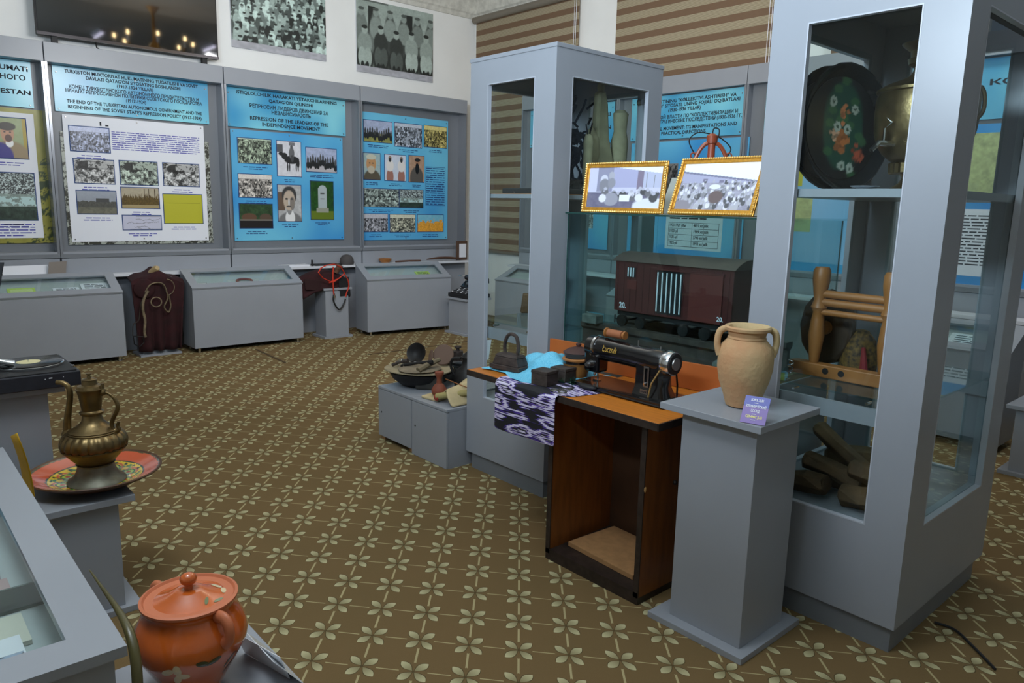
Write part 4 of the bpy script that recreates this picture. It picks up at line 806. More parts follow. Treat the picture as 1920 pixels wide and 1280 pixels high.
LG = [((2.86, 1.44, 0.50), (0.0, -0.17, 0.02), 0.05), ((2.90, 1.40, 0.60), (0.05, -0.22, -0.07), 0.045), ((2.98, 1.40, 0.72), (0.02, -0.24, -0.16), 0.045), ((2.86, 1.22, 0.50), (0.02, -0.17, 0.02), 0.055), ((2.92, 1.22, 0.60), (0.04, -0.19, -0.03), 0.05), ((3.15, 1.42, 0.55), (0.05, -0.3, 0.03), 0.06), ((3.1, 1.2, 0.62), (0.1, -0.13, 0.08), 0.05), ((3.0, 1.40, 0.50), (0.02, -0.38, 0), 0.045)]
for k, (p, d, r) in enumerate(LG):
    p, d = V(p), V(d); n = d.normalized(); a = n.cross(V((0, 0, 1))).normalized(); b = n.cross(a); R = []
    for f in (0, 0.06, 0.5, 0.92, 1): R.append([p+d*f+(a*math.cos(q)+b*math.sin(q)*0.85)*r*(0.55 if f in (0,) else 1.0)*(0.8+0.4*rd.random()) for q in (0.2, 1.3, 2.4, 3.3, 4.6, 5.5)])
    obj('split_log', MB().rings(R), LOGM, None, lw[k], 'log', 'split logs in the bottom of the right case', bevel=0.004)

# ------------------------------------------------------------------ glass case between the tall cases, with the wagon
CX0, CX1, CY0, CY1 = 2.85, 3.62, 1.66, 2.775
t = thing('glass_case', 'teal glass case between the two tall cases, holding the maroon wagon', 'display case', ((CX0+CX1)/2, (CY0+CY1)/2, 0))
obj('base_cabinet', MB().box(CX0, CX1, CY0, CY1, 0.0, 0.82), GREY, t, bevel=0.002)
obj('base_board', MB().box(CX0+0.01, CX1-0.01, CY0+0.01, CY1-0.01, 0.82, 0.85), SAND, t)
gl = ((CX0, CX0+0.006, CY0, CY1), (CX1-0.006, CX1, CY0, CY1), (CX0+0.006, CX1-0.006, CY0, CY0+0.006), (CX0+0.006, CX1-0.006, CY1-0.006, CY1))
for g in gl: obj('glass_pane', MB().box(*g, 0.851, 1.566), GLASST, t)
tp = obj('glass_top', MB().box(CX0-0.01, CX1+0.01, CY0-0.01, CY1+0.008, 1.567, 1.575), GLASST, t)
obj('top_edge', MB().box(CX0-0.0125, CX0-0.0105, CY0-0.01, CY1+0.008, 1.567, 1.575), GEDGE, tp)
for x, yy_ in ((CX0+0.001, CY0+0.001), (CX0+0.001, CY1-0.007), (CX1-0.007, CY0+0.001)): obj('glass_edge', MB().box(x-0.0025, x-0.0005, yy_, yy_+0.006, 0.851, 1.566), GEDGE, t)
# rails
for k, (x, lab) in enumerate(((2.93, 'rusty railway rail nearest the front glass under the wagon'), (3.25, 'rusty railway rail farther back under the wagon'))):
    t = thing('rail', lab, 'rail', (x, 2.21, 0.86), group='rails under the wagon')
    sec = [(-0.05, 0), (0.05, 0), (0.05, 0.012), (0.012, 0.03), (0.012, 0.10), (0.03, 0.115), (0.03, 0.14), (-0.03, 0.14), (-0.03, 0.115), (-0.012, 0.10), (-0.012, 0.03), (-0.05, 0.012)]
    obj('rail_bar', MB().prism([(x+a, 1.69, 0.862+b) for a, b in sec], (0, 1.01, 0)), RAIL, t)
for k, y in enumerate((1.8, 2.1, 2.4, 2.66)):
    obj('sleeper', MB().box(2.87, 3.4, y-0.03, y+0.03, 0.851, 0.8615), mat('dark_sleeper', (50, 44, 38), 0.8), None, 'dark sleeper across the track bed under the wagon', 'sleeper', 'sleepers under the rails')
rd = random.Random(4); mb = MB()
for k in range(260):
    x, y = rd.uniform(2.87, 3.5), rd.uniform(1.69, 2.7); r = rd.uniform(0.012, 0.024)
    if abs(x-2.93) < 0.07 or abs(x-3.25) < 0.07: continue
    mb.ball((x, y, 0.862+r*0.5), r, r*0.9, r*0.6, 6, 3, 0.5, k)
obj('ballast_stones', mb, STONE, None, 'loose grey ballast stones spread between the rails', 'stones', kind='stuff')
for k, (x, y, sz, lab) in enumerate(((2.875, 2.67, (0.03, 0.075, 0.045), 'square grey concrete block at the left end of the track'), (2.875, 1.83, (0.028, 0.06, 0.04), 'rounded grey stone at the right end of the track'))):
    if k == 0: obj('concrete_block', MB().box(2.862, 2.925, 2.56, 2.66, 1.0025, 1.05), STONE, None, lab, 'block', bevel=0.006)
    else: obj('large_stone', MB().ball((2.895, 1.80, 0.9), 0.03, 0.07, 0.045, 10, 5, 0.15, 7), STONE, None, lab, 'stone', smooth=True)
t = thing('freight_wagon', 'maroon model freight wagon with barred door inside the glass case', 'model wagon', (3.09, 2.19, 1.0))
wx0, wx1, wy0, wy1, wz0, wz1 = 2.985, 3.22, 1.845, 2.545, 1.075, 1.335
obj('body', MB().box(wx0, wx1, wy0, wy1, wz0, wz1), WAGON, t, bevel=0.003)
mb = MB().prism([(wx0-0.012+(wx1-wx0+0.024)*f, wy0-0.012, wz1+0.045*math.sin(pi*f)**0.8) for f in [i/10 for i in range(11)]], (0, wy1-wy0+0.024, 0)); obj('roof', mb, WAGONR, t, smooth=True)
obj('underframe', MB().box(wx0+0.02, wx1-0.02, wy0+0.01, wy1-0.01, 1.05, 1.075), BLACKM, t)
mb = MB()
for k in range(17): y = wy0+0.02+k*(wy1-wy0-0.04)/16; mb.box(wx0-0.0015, wx0, y, y+0.002, wz0+0.01, wz1-0.01)
obj('plank_lines', mb, mat('dark_maroon', (58, 20, 20), 0.5), t)
obj('sliding_door', MB().box(wx0-0.010, wx0, 1.895, 2.075, wz0+0.005, wz1-0.03), mat('door_maroon', (98, 42, 39), 0.4), t, bevel=0.001)
obj('door_rail', MB().box(wx0-0.012, wx0, 1.89, 2.31, wz1-0.03, wz1-0.02), WAGON, t)
dr = obj('door_opening', MB().box(wx0-0.003, wx0, 2.12, 2.27, 1.09, 1.305), BLACKM, t)
mb = MB()
for k in range(6): y = 2.125+k*0.0275; mb.box(wx0-0.008, wx0-0.004, y, y+0.006, 1.10, 1.295)
obj('door_bars', mb, CYANC, dr)
wn = obj('window_opening', MB().box(wx0-0.003, wx0, 2.41, 2.465, 1.255, 1.305), BLACKM, t); mb = MB()
for k in range(3): y = 2.418+k*0.017; mb.box(wx0-0.008, wx0-0.004, y, y+0.006, 1.258, 1.304)
obj('window_bars', mb, CYANC, wn); obj('window_shutter', MB().box(wx0-0.004, wx0, 2.40, 2.46, 1.195, 1.24), mat('door_maroon', (98, 42, 39)), t)
PWG = Plane((wx0-0.002, 0, 0), (0, -1, 0), (0, 0, 1))
text('number', '20.', PWG, -2.485, 1.105, 0.04, 0.001, WHITEI, t, width=0.045); text('number', '20.', PWG, -1.895, 1.105, 0.03, 0.011, WHITEI, t, width=0.035)
obj('step', MB().tube([(wx0, 2.535, 1.05), (wx0, 2.535, 1.008)], 0.004).tube([(wx0, 2.49, 1.05), (wx0, 2.49, 1.008)], 0.004).tube([(wx0, 2.535, 1.03), (wx0, 2.49, 1.03)], 0.003), BLACKM, t)
for y in (1.95, 2.07, 2.33, 2.45):
    obj('axle', MB().cyl((2.95, y, 1.034), (3.26, y, 1.034), 0.006), DIRON, t)
    for x in (2.94, 3.245): obj('wheel', MB().cyl((x-0.006, y, 1.034), (x+0.012, y, 1.034), 0.03, seg=24), DIRON, t, smooth=True)

# gilt picture frames and lantern on the glass top
def gilt_frame(label, ax, ay, bx, by, h, lean, kind, seed):
    """a = left bottom corner, b = right bottom corner on the glass top"""
    a, b = V((ax, ay, 1.5755)), V((bx, by, 1.5755)); r = (b-a).normalized(); w_ = (b-a).length; back = V((0, 0, 1)).cross(r).normalized()
    if back.x < 0: back = -back
    u = (V((0, 0, 1))*math.cos(lean)+back*math.sin(lean)).normalized(); P = Plane(a, r, u)
    t = thing('picture_frame', label, 'picture frame', (a+b)/2, group='gilt frames on the glass top'); bw = 0.027
    P3 = Plane(a+P.n*0.018, r, u)
    mb = MB()
    def bar(p, q, inn):   # stepped moulding swept along each side, mitred by overlap
        pass
    for (s0, s1, q0, q1) in ((0, w_, 0, bw), (0, w_, h-bw, h), (0, bw, bw, h-bw), (w_-bw, w_, bw, h-bw)):
        P.slab(mb, s0, s1, q0, q1, 0, 0.012)
    fr = obj('moulding', mb, GOLD, t, bevel=0.003)
    mb = MB(); e = 0.004
    for (s0, s1, q0, q1) in ((e, w_-e, 0.003, 0.010), (e, w_-e, h-0.010, h-0.003), (e, 0.010+e, 0.01, h-0.01), (w_-0.010-e, w_-e, 0.01, h-0.01)):
        P.slab(mb, s0, s1, q0, q1, 0.012, 0.017)
    obj('outer_ridge', mb, GOLD, fr, bevel=0.002)
    mb = MB(); n = int(w_/0.012)
    for k in range(n):
        for y in (0.0065, h-0.0065): mb.ball(P.p(0.008+(w_-0.016)*k/(n-1), y, 0.017), 0.0052, seg=6, rng=2)
    n = int(h/0.012)
    for k in range(n):
        for x in (0.008, w_-0.008): mb.ball(P.p(x, 0.008+(h-0.016)*k/(n-1), 0.017), 0.0052, seg=6, rng=2)
    obj('beading', mb, mat('bright_gilt', (240, 196, 110), 0.3, metal=0.4), fr, smooth=True)
    A = paint(kind, 150, 92, seed); print_mesh('photo_print', P, bw, w_-bw, bw, h-bw, 0.008, A, t)
    obj('backing', P.slab(MB(), 0.006, w_-0.006, 0.006, h-0.006, -0.004, 0), RAWW, t)
    s0 = P.p(w_/2, h*0.6, -0.004); s1 = V((s0.x, s0.y, 1.577))+back*0.07
    obj('easel_leg', MB().pbox(s0-r*0.02, r*0.04, s1-s0, back*0.003), RAWW, t)
p0, p1 = onx(1092, 397, 2.862), onx(1238, 401, 2.875)
gilt_frame('gilt frame on the left of the glass case, people and sacks beside a train', 2.862, p0.y, 2.90, p1.y, 0.252, 0.12, 'train', 3)
p0, p1 = onx(1254, 400, 2.885), onx(1414, 405, 2.865)
gilt_frame('gilt frame on the right of the glass case, a crowd before freight wagons', 2.885, p0.y, 2.865, p1.y, 0.272, 0.34, 'train2', 6)
t = thing('railway_lantern', 'rust red railway lantern with wire handle behind the right gilt frame', 'lantern', (3.22, 2.17, 1.575)); lx, ly = 3.22, 2.17
obj('font', MB().lathe((lx, ly, 0), [(0.07, 1.577), (0.08, 1.585), (0.08, 1.63), (0.06, 1.65), (0.04, 1.66)], 24), COPPER, t, smooth=True)
obj('globe', MB().lathe((lx, ly, 0), [(0.035, 1.66), (0.05, 1.70), (0.055, 1.74), (0.045, 1.80), (0.036, 1.81)], 24), GLASST, t, smooth=True)
obj('glass_rim', MB().lathe((lx, ly, 0), [(0.04, 1.81), (0.062, 1.815), (0.062, 1.822), (0.03, 1.83)], 24), CHROME, t, smooth=True)
obj('chimney', MB().lathe((lx, ly, 0), [(0.018, 1.83), (0.018, 1.92), (0.024, 1.925), (0.024, 1.945), (0.01, 1.95)], 14), COPPER, t, smooth=True)
dy = V((0.62, -0.78, 0)); c = V((lx, ly, 0))
obj('frame_tube', MB().tube([c+dy*s+V((0, 0, z)) for s, z in ((-0.085, 1.62), (-0.088, 1.75), (-0.078, 1.84), (-0.05, 1.90), (-0.02, 1.925), (0.02, 1.925), (0.05, 1.90), (0.078, 1.84), (0.088, 1.75), (0.085, 1.62))], 0.010), COPPER, t, smooth=True)
obj('top_cap', MB().lathe((lx, ly, 0), [(0.026, 1.93), (0.028, 1.96), (0.012, 1.97)], 12), COPPER, t, smooth=True)
obj('wire_handle', MB().tube([c+dy*s+V((0, 0, z)) for s, z in ((-0.075, 1.865), (-0.11, 1.93), (-0.09, 1.965), (-0.05, 1.975), (0.03, 1.955), (0.09, 1.905), (0.08, 1.865))], 0.0032, 6).tube([c+dy*s+V((0, 0, z)) for s, z in ((0.0, 1.96), (0.005, 1.995), (0.03, 1.99), (0.03, 1.955))], 0.003, 6), DIRON, t)
for s in (-0.085, 0.085): obj('eyelet', MB().tube([c+dy*(s+0.014*math.cos(a))+V((0, 0, 1.865+0.014*math.sin(a))) for a in np.linspace(0, 2*pi, 9)[:-1]], 0.004, 6, True), COPPER, t)
t = thing('leaning_board', 'pale grey board lying tilted behind the gilt frames on the glass top', 'board', (3.32, 2.42, 1.576))
obj('board', MB().pbox((3.42, 2.62, 1.577), (0.0, -0.62, 0), (0.10, 0.0, 0.20), (0.006, 0, -0.003)), mat('pale_board', (176, 178, 170), 0.6), t)

# ------------------------------------------------------------------ sewing machine cabinet
t = thing('sewing_cabinet', 'old brown sewing machine cabinet with opened orange top, front open', 'cabinet', (2.49, 2.0, 0))
cy0, cy1, cxf, cxb = 1.735, 2.275, 2.272, 2.70
obj('side_panel', MB().box(cxf, cxb, cy0, cy0+0.022, 0.03, 0.765), BRWOOD, t); obj('side_panel', MB().box(cxf, cxb, cy1-0.022, cy1, 0.03, 0.765), BRWOOD, t)
obj('back_panel', MB().box(cxb-0.012, cxb, cy0+0.022, cy1-0.022, 0.03, 0.765), mat('dark_back_wood', (66, 42, 26), 0.5, noise=0.25, nscale=5), t)
obj('bottom_board', MB().box(cxf+0.004, cxb, cy0+0.022, cy1-0.022, 0.03, 0.05), DKEDGE, t)
obj('front_edge', MB().box(cxf-0.004, cxf+0.001, cy0-0.002, cy0+0.024, 0.03, 0.765).box(cxf-0.004, cxf+0.001, cy1-0.024, cy1+0.002, 0.03, 0.765).box(cxf-0.004, cxf+0.003, cy0, cy1, 0.0, 0.052), DKEDGE, t)
for yy_ in (cy0, cy1-0.02): obj('foot_rail', MB().box(cxf+0.003, cxb, yy_, yy_+0.02, 0, 0.03), DKEDGE, t)
obj('top_board', MB().box(2.245, 2.83, 1.665, 2.275, 0.768, 0.795), ORWOOD, t, bevel=0.002)
obj('top_edge_band', MB().box(2.240, 2.2445, 1.662, 2.275, 0.764, 0.7935).box(2.24, 2.83, 1.659, 1.6645, 0.764, 0.7935), DKEDGE, t)
obj('side_leaf', MB().box(2.245, 2.72, 2.278, 2.84, 0.768, 0.795), ORWOOD, t, bevel=0.002)
obj('leaf_edge_band', MB().box(2.240, 2.2445, 2.278, 2.84, 0.766, 0.7935).box(2.24, 2.72, 2.8405, 2.845, 0.766, 0.7935), DKEDGE, t)
obj('upright_flap', MB().pbox((2.712, 2.74, 0.797), (0.115, -1.07, 0), (0.014, 0.0015, 0), (0.0, 0, 0.122)), FLAPW, t, bevel=0.001)
obj('knob', MB().ball((2.47, 1.729, 0.485), 0.010), DKEDGE, t, smooth=True)
obj('chipped_corner', MB().ball((2.276, 1.733, 0.50), 0.008, 0.004, 0.012, 7, 3, 0.4, 2), mat('bare_wood_chip', (206, 160, 100), 0.7), t)
obj('hanging_belt', MB().tube([(2.55, 1.85, 0.70), (2.52, 1.82, 0.6), (2.5, 1.84, 0.45), (2.53, 1.9, 0.33)], 0.007), mat('leather_belt', (120, 76, 50), 0.6), t, smooth=True)
obj('loose_board', MB().pbox((2.36, 2.22, 0.052), (0.30, -0.02, 0), (-0.02, -0.40, 0), (0, 0, 0.022)), RAWW, None, 'loose pale chipboard piece lying inside the sewing cabinet', 'board', bevel=0.001)
# ---- sewing machine
t = thing('sewing_machine', 'black lacquered sewing machine with chrome handwheel on the orange cabinet top', 'sewing machine', (2.52, 2.03, 0.797))
obj('bed', MB().box(2.42, 2.625, 1.775, 2.30, 0.7965, 0.818), BLACK, t, bevel=0.004)
obj('bed_trim', MB().tube([(2.418, 1.772, 0.803), (2.418, 2.303, 0.803), (2.628, 2.303, 0.803), (2.628, 1.772, 0.803)], 0.004, 6, True), DIRON, t)
mb = MB()     # pillar
R = []
for z, y0, y1, x0, x1 in ((0.818, 1.82, 1.99, 2.462, 2.578), (0.86, 1.835, 1.985, 2.475, 2.565), (0.92, 1.84, 1.985, 2.477, 2.563), (0.955, 1.84, 1.99, 2.475, 2.565)):
    R.append([(x0, y0+0.015, z), (x0+0.015, y0, z), (x1-0.015, y0, z), (x1, y0+0.015, z), (x1, y1-0.015, z), (x1-0.015, y1, z), (x0+0.015, y1, z), (x0, y1-0.015, z)])
obj('pillar', mb.rings(R), BLACK, t, smooth=True)
R = []
for y, z, r in ((2.285, 0.972, 0.034), (2.277, 0.972, 0.048), (2.20, 0.972, 0.054), (2.10, 0.970, 0.050), (2.0, 0.968, 0.050), (1.93, 0.965, 0.054), (1.87, 0.965, 0.054), (1.85, 0.965, 0.048)):
    R.append([(2.52+r*0.92*math.cos(a), y, z+r*1.02*math.sin(a)) for a in np.linspace(0, 2*pi, 21)[:-1]])
obj('arm', MB().rings(R), BLACK, t, smooth=True)
obj('head', MB().box(2.482, 2.558, 2.195, 2.283, 0.86, 0.972), BLACK, t, bevel=0.012)
obj('silver_band', MB().lathe((2.52, 2.225, 0.975), [(0.05, -0.008), (0.0555, -0.006), (0.0555, 0.006), (0.05, 0.008)], 28, M=Matrix.Rotation(pi/2, 3, 'X')), CHROME, t, smooth=True)
obj('needle_bar', MB().cyl((2.52, 2.245, 0.87), (2.52, 2.245, 0.84), 0.006).cyl((2.52, 2.245, 0.84), (2.52, 2.245, 0.822), 0.0015), CHROME, t)
obj('presser_foot', MB().cyl((2.52, 2.225, 0.87), (2.52, 2.225, 0.825), 0.005).box(2.508, 2.532, 2.212, 2.245, 0.8185, 0.824), CHROME, t)
obj('tension_dial', MB().cyl((2.482, 2.235, 0.90), (2.462, 2.235, 0.90), 0.018, 0.014).cyl((2.462, 2.235, 0.90), (2.448, 2.235, 0.90), 0.008), STEEL, t, smooth=True)
obj('face_screws', MB().cyl((2.487, 2.24, 0.945), (2.48, 2.24, 0.945), 0.006).cyl((2.487, 2.25, 0.96), (2.478, 2.25, 0.96), 0.005), CHROME, t)
hw = obj('handwheel', MB().lathe((2.52, 1.825, 0.968), [(0.035, -0.028), (0.05, -0.024), (0.054, -0.012), (0.054, 0.012), (0.05, 0.02), (0.042, 0.02)], 36, M=Matrix.Rotation(pi/2, 3, 'X')), CHROME, t, smooth=True)
obj('wheel_face', MB().lathe((2.52, 1.802, 0.968), [(0.001, -0.003), (0.0445, -0.003), (0.0445, 0.003), (0.001, 0.003)], 36, M=Matrix.Rotation(pi/2, 3, 'X')), BLACKM, hw)
obj('wheel_clutch', MB().lathe((2.52, 1.797, 0.968), [(0.001, -0.003), (0.026, -0.003), (0.028, 0.003), (0.028, 0.012), (0.001, 0.012)], 30, M=Matrix.Rotation(-pi/2, 3, 'X')), STEEL, hw, smooth=True)
obj('stitch_scale', opening(MB(), Plane((2.4735, 0, 0), (0, -1, 0), (0, 0, 1)), -1.925, -1.897, 0.855, 0.945, -1.918, -1.904, 0.862, 0.938, 0, 0.003), STEEL, t)
obj('stitch_lever', MB().cyl((2.48, 1.911, 0.872), (2.462, 1.915, 0.870), 0.005), CHROME, t)
PM = Plane((2.4725, 0, 0), (0, -1, 0), (0, 0, 1))
obj('maker_plate', PM.slab(MB(), -1.935, -1.895, 0.825, 0.845, 0.006, 0.008), STEEL, t); text('plate_text', 'ŁUCZNIK', PM, -1.915, 0.835, 0.010, 0.0082, INK, t, width=0.032)
text('gold_script', 'Łucznik', PM, -2.12, 0.985, 0.042, 0.0045, GOLDI, t, width=0.085, shear=0.35, bold=0.0)
obj('spool_pin', MB().cyl((2.52, 2.0, 1.015), (2.52, 2.0, 1.04), 0.003).cyl((2.52, 2.045, 1.011), (2.52, 2.045, 1.016), 0.014).cyl((2.52, 1.88, 1.012), (2.52, 1.88, 1.03), 0.004), STEEL, t)
obj('drive_rod', MB().tube([(2.60, 1.855, 0.935), (2.605, 1.845, 0.86), (2.6, 1.84, 0.80)], 0.004), DIRON, t)
obj('light_wire', MB().tube([(2.475, 1.845, 0.94), (2.455, 1.87, 0.88), (2.452, 1.88, 0.82)], 0.0035), mat('brass_wire', (140, 110, 60), 0.4), t)
t = thing('thread_bobbin', 'wooden bobbin of brown thread lying on top of the sewing machine', 'bobbin', (2.52, 2.14, 1.02))
obj('spool', MB().lathe((2.52, 2.185, 1.049), [(0.022, 0), (0.022, 0.006), (0.012, 0.01), (0.012, 0.10), (0.018, 0.104), (0.018, 0.112)], 18, M=Matrix.Rotation(pi/2, 3, 'X')), OAK, t, smooth=True)
obj('thread', MB().lathe((2.52, 2.173, 1.049), [(0.012, 0), (0.018, 0.002), (0.018, 0.082), (0.012, 0.084)], 18, M=Matrix.Rotation(pi/2, 3, 'X')), mat('brown_thread', (150, 92, 58), 0.7), t, smooth=True)
# ---- ikat cloth
def ikat():
    m = bpy.data.materials.new('ikat_cloth'); m.use_nodes = True; nt = m.node_tree; N = nt.nodes; L = nt.links; b = N['Principled BSDF']; b.inputs['Roughness'].default_value = 0.7
    uv = N.new('ShaderNodeAttribute'); uv.attribute_name = 'weave'
    mp2 = N.new('ShaderNodeMapping'); mp2.inputs['Scale'].default_value = (1.6, 95, 1); L.new(uv.outputs['Vector'], mp2.inputs[0])
    n2 = N.new('ShaderNodeTexNoise'); n2.inputs['Scale'].default_value = 1.0; n2.inputs['Detail'].default_value = 1; L.new(mp2.outputs[0], n2.inputs[0])
    mp = N.new('ShaderNodeMapping'); mp.inputs['Scale'].default_value = (2.6, 12, 1); L.new(uv.outputs['Vector'], mp.inputs[0])
    n = N.new('ShaderNodeTexNoise'); n.inputs['Scale'].default_value = 1.0; n.inputs['Detail'].default_value = 0.5; L.new(mp.outputs[0], n.inputs[0])
    ad = N.new('ShaderNodeMath'); ad.operation = 'MULTIPLY_ADD'; L.new(n2.outputs['Fac'], ad.inputs[0]); ad.inputs[1].default_value = 0.42; L.new(n.outputs['Fac'], ad.inputs[2])
    r = N.new('ShaderNodeValToRGB'); r.color_ramp.interpolation = 'CONSTANT'; e = r.color_ramp.elements
    e[0].position = 0; e[0].color = (*lin((18, 18, 26)), 1); e[1].position = 0.70; e[1].color = (*lin((206, 198, 220)), 1)
    for p, c in ((0.665, (70, 48, 140)), (0.80, (90, 60, 160)), (0.83, (22, 22, 34)), (0.89, (206, 198, 220))):
        q = e.new(p); q.color = (*lin(c), 1)
    L.new(ad.outputs[0], r.inputs[0]); L.new(r.outputs[0], b.inputs['Base Color']); return m
def cloth(name, f, nu, nv, m, label, cat, solid=0.003, sub=1):
    mb = MB().grid(lambda u, v: V(f(u, v)), nu, nv)
    bm = mb.bm; lay = bm.verts.layers.float_vector.new('weave'); bm.verts.ensure_lookup_table()
    for j in range(nv+1):
        for i in range(nu+1): bm.verts[j*(nu+1)+i][lay] = (i/nu, j/nv, 0)
    return obj(name, mb, m, None, label, cat, smooth=True, solid=solid, subsurf=sub)
rd = random.Random(2)
def ik(u, v):      # u: across (left to right), v: from back of the table to the hanging end
    Lg = 0.64; s = v*Lg; top = 0.40
    y = 2.60-0.40*u
    fl_ = 0.12*(1-v)*(u)      # the right back corner spreads toward the machine
    if s < top: x = 2.625-s+0.02*math.sin(3*u); z = 0.800+0.003*math.sin(u*9+v*5); return (x+0.0*u, y-fl_*1.2, z) if x > 2.236 else (2.236, y, 0.799)
    d = s-top; x = 2.232-0.006*math.sin(u*8+1)-0.004
    return (x-0.004, y+0.01*d*math.sin(u*4), 0.799-d-0.02*math.sin(u*5)*d)
cloth('ikat_cloth', ik, 26, 34, ikat(), 'black, white and purple ikat cloth hanging over the edge of the cabinet top', 'cloth', 0.0025)
def bl(u, v):
    x = 2.29+0.42*v+0.03*math.sin(6*u); y = 2.80-0.40*u-0.12*v+0.02*math.sin(v*9)
    z = 0.802+0.12*math.sin(pi*min(1, v*1.1))*math.sin(pi*min(1, max(0, u)))*(0.55+0.5*v)+0.010*math.sin(u*19+v*7)*math.sin(pi*u)+0.008*math.sin(v*23-u*6)*math.sin(pi*v)
    if v < 0.3: y = y-0.0; z = 0.803+0.3*(z-0.803)
    return (x, y, z)
BC = mat('blue_gingham', (84, 178, 214), 0.8, nscale=220, col2=(130, 206, 232))
cloth('checked_cloth', bl, 30, 26, BC, 'crumpled light blue checked cloth under the charcoal iron', 'cloth', 0.003)
# ---- irons, tins, pot, spectacles
def pyr(mb, cx, cy, z0, z1, a0, b0, a1, b1, ang):
    c, s = math.cos(ang), math.sin(ang)
    R = [[(cx+c*x-s*y, cy+s*x+c*y, z) for x, y in ((-a, -b), (a, -b), (a, b), (-a, b))] for z, a, b in ((z0, a0, b0), (z1, a1, b1))]
    return mb.rings(R)
t = thing('charcoal_iron', 'rusty brown charcoal iron with a tall loop handle, on the blue checked cloth', 'iron', (2.36, 2.665, 0.81)); ia = 0.15
obj('sole', pyr(MB(), 2.37, 2.665, 0.812, 0.835, 0.048, 0.095, 0.048, 0.095, ia), IRON, t, bevel=0.003)
obj('firebox', pyr(MB(), 2.37, 2.665, 0.835, 0.875, 0.042, 0.082, 0.036, 0.068, ia), IRON, t, bevel=0.003)
obj('lid', pyr(MB(), 2.37, 2.665, 0.876, 0.888, 0.038, 0.070, 0.03, 0.062, ia), IRON, t, bevel=0.002)
obj('loop_handle', MB().tube([(2.375, 2.71, 0.885), (2.375, 2.715, 0.92), (2.375, 2.70, 0.965), (2.375, 2.67, 0.985), (2.375, 2.63, 0.975), (2.375, 2.615, 0.93), (2.375, 2.62, 0.887)], 0.009), IRON, t, smooth=True)
for k, (x, y, a, b, h, ang, lab) in enumerate(((2.31, 2.36, 0.042, 0.045, 0.068, 0.15, 'dark rusty square tin nearest the edge, on the ikat cloth'), (2.44, 2.37, 0.04, 0.045, 0.062, 0.1, 'rusty square tin behind the first tin, beside the wooden pot'))):
    t = thing('square_tin', lab, 'tin', (x, y, 0.803), group='square tins on the ikat cloth')
    obj('body', pyr(MB(), x, y, 0.804, 0.804+h*0.8, a, b, a, b, ang), IRON, t, bevel=0.002); obj('lid', pyr(MB(), x, y, 0.804+h*0.8, 0.804+h, a+0.002, b+0.002, a+0.001, b+0.001, ang), IRON, t, bevel=0.002)
t = thing('turned_pot', 'black and gold turned pot in front of the lidded brown pot', 'pot', (2.545, 2.385, 0.803))
obj('body', MB().lathe((2.53, 2.375, 0), [(0.045, 0.804), (0.058, 0.812), (0.062, 0.84), (0.062, 0.868), (0.064, 0.87), (0.064, 0.874)], 36), mat('gilded_lacquer', (60, 40, 24), 0.25, nscale=9, col2=(140, 96, 50)), t, smooth=True)
obj('black_band', MB().lathe((2.53, 2.375, 0), [(0.062, 0.874), (0.064, 0.875), (0.064, 0.888), (0.055, 0.89)], 36), BLACK, t, smooth=True)
obj('wooden_ring', MB().lathe((2.53, 2.375, 0), [(0.05, 0.888), (0.066, 0.889), (0.067, 0.896), (0.06, 0.900), (0.05, 0.899)], 36), OAK, t, smooth=True)
obj('black_disc', MB().lathe((2.53, 2.375, 0), [(0.001, 0.896), (0.052, 0.896), (0.052, 0.903), (0.001, 0.905)], 36), BLACKM, t)
t = thing('lidded_pot', 'brown lidded pot with a small knob, half hidden behind the black and gold pot', 'pot', (2.65, 2.44, 0.797))
obj('body', MB().lathe((2.638, 2.463, 0), [(0.04, 0.798), (0.06, 0.82), (0.068, 0.86), (0.066, 0.895)], 32), mat('brown_leather_pot', (96, 58, 36), 0.5, noise=0.2), t, smooth=True)
obj('lid', MB().lathe((2.638, 2.463, 0), [(0.072, 0.893), (0.075, 0.9), (0.05, 0.916), (0.02, 0.925), (0.009, 0.928), (0.014, 0.936), (0.013, 0.942), (0.004, 0.945)], 32), mat('dark_red_lid', (72, 46, 42), 0.55), t, smooth=True)
rd = random.Random(8); mb = MB()
for k in range(22):
    p = V((2.42+rd.uniform(-.03, .03), 2.29+rd.uniform(-.035, .035), 0.803)); q = p+V((rd.uniform(-.03, .03), rd.uniform(-.03, .03), rd.uniform(0.005, .045))); mb.pbox(p, (0.006, 0.004, 0), q-p, (0.0005, 0.001, 0))
obj('foil_tinsel', mb, GREENF, None, 'small heap of shiny green foil tinsel between the tins and the pot', 'tinsel')
for nm, lab, x, y in (('scissors', 'small old scissors with ring handles on the ikat cloth edge', 2.29, 2.22),):
    t = thing(nm, lab, 'scissors', (x, y, 0.806))
    for s in (-1, 1):
        obj('finger_ring', MB().tube([(x-0.03+0.017*math.cos(a), y+s*0.024+0.018*math.sin(a), 0.808) for a in np.linspace(0, 2*pi, 13)[:-1]], 0.003, 6, True), BRASS2, t)
        obj('blade', MB().pbox((x-0.016, y+s*0.02, 0.806), (0.09, -s*0.022, 0), (0, 0.008, 0), (0, 0, 0.003)), BRASS2, t)
t = thing('spectacles', 'black oval spectacle case lying on the ikat cloth before the machine', 'case', (2.42, 2.17, 0.803)); obj('shell', MB().ball((2.405, 2.185, 0.814), 0.022, 0.055, 0.012, 20, 6), BLACKM, t, smooth=True)
t = thing('shuttle', 'dark metal bobbin shuttle lying beside the green tinsel', 'shuttle', (2.47, 2.24, 0.803)); obj('shell', MB().ball((2.485, 2.265, 0.812), 0.016, 0.045, 0.009, 16, 5), DIRON, t, smooth=True)

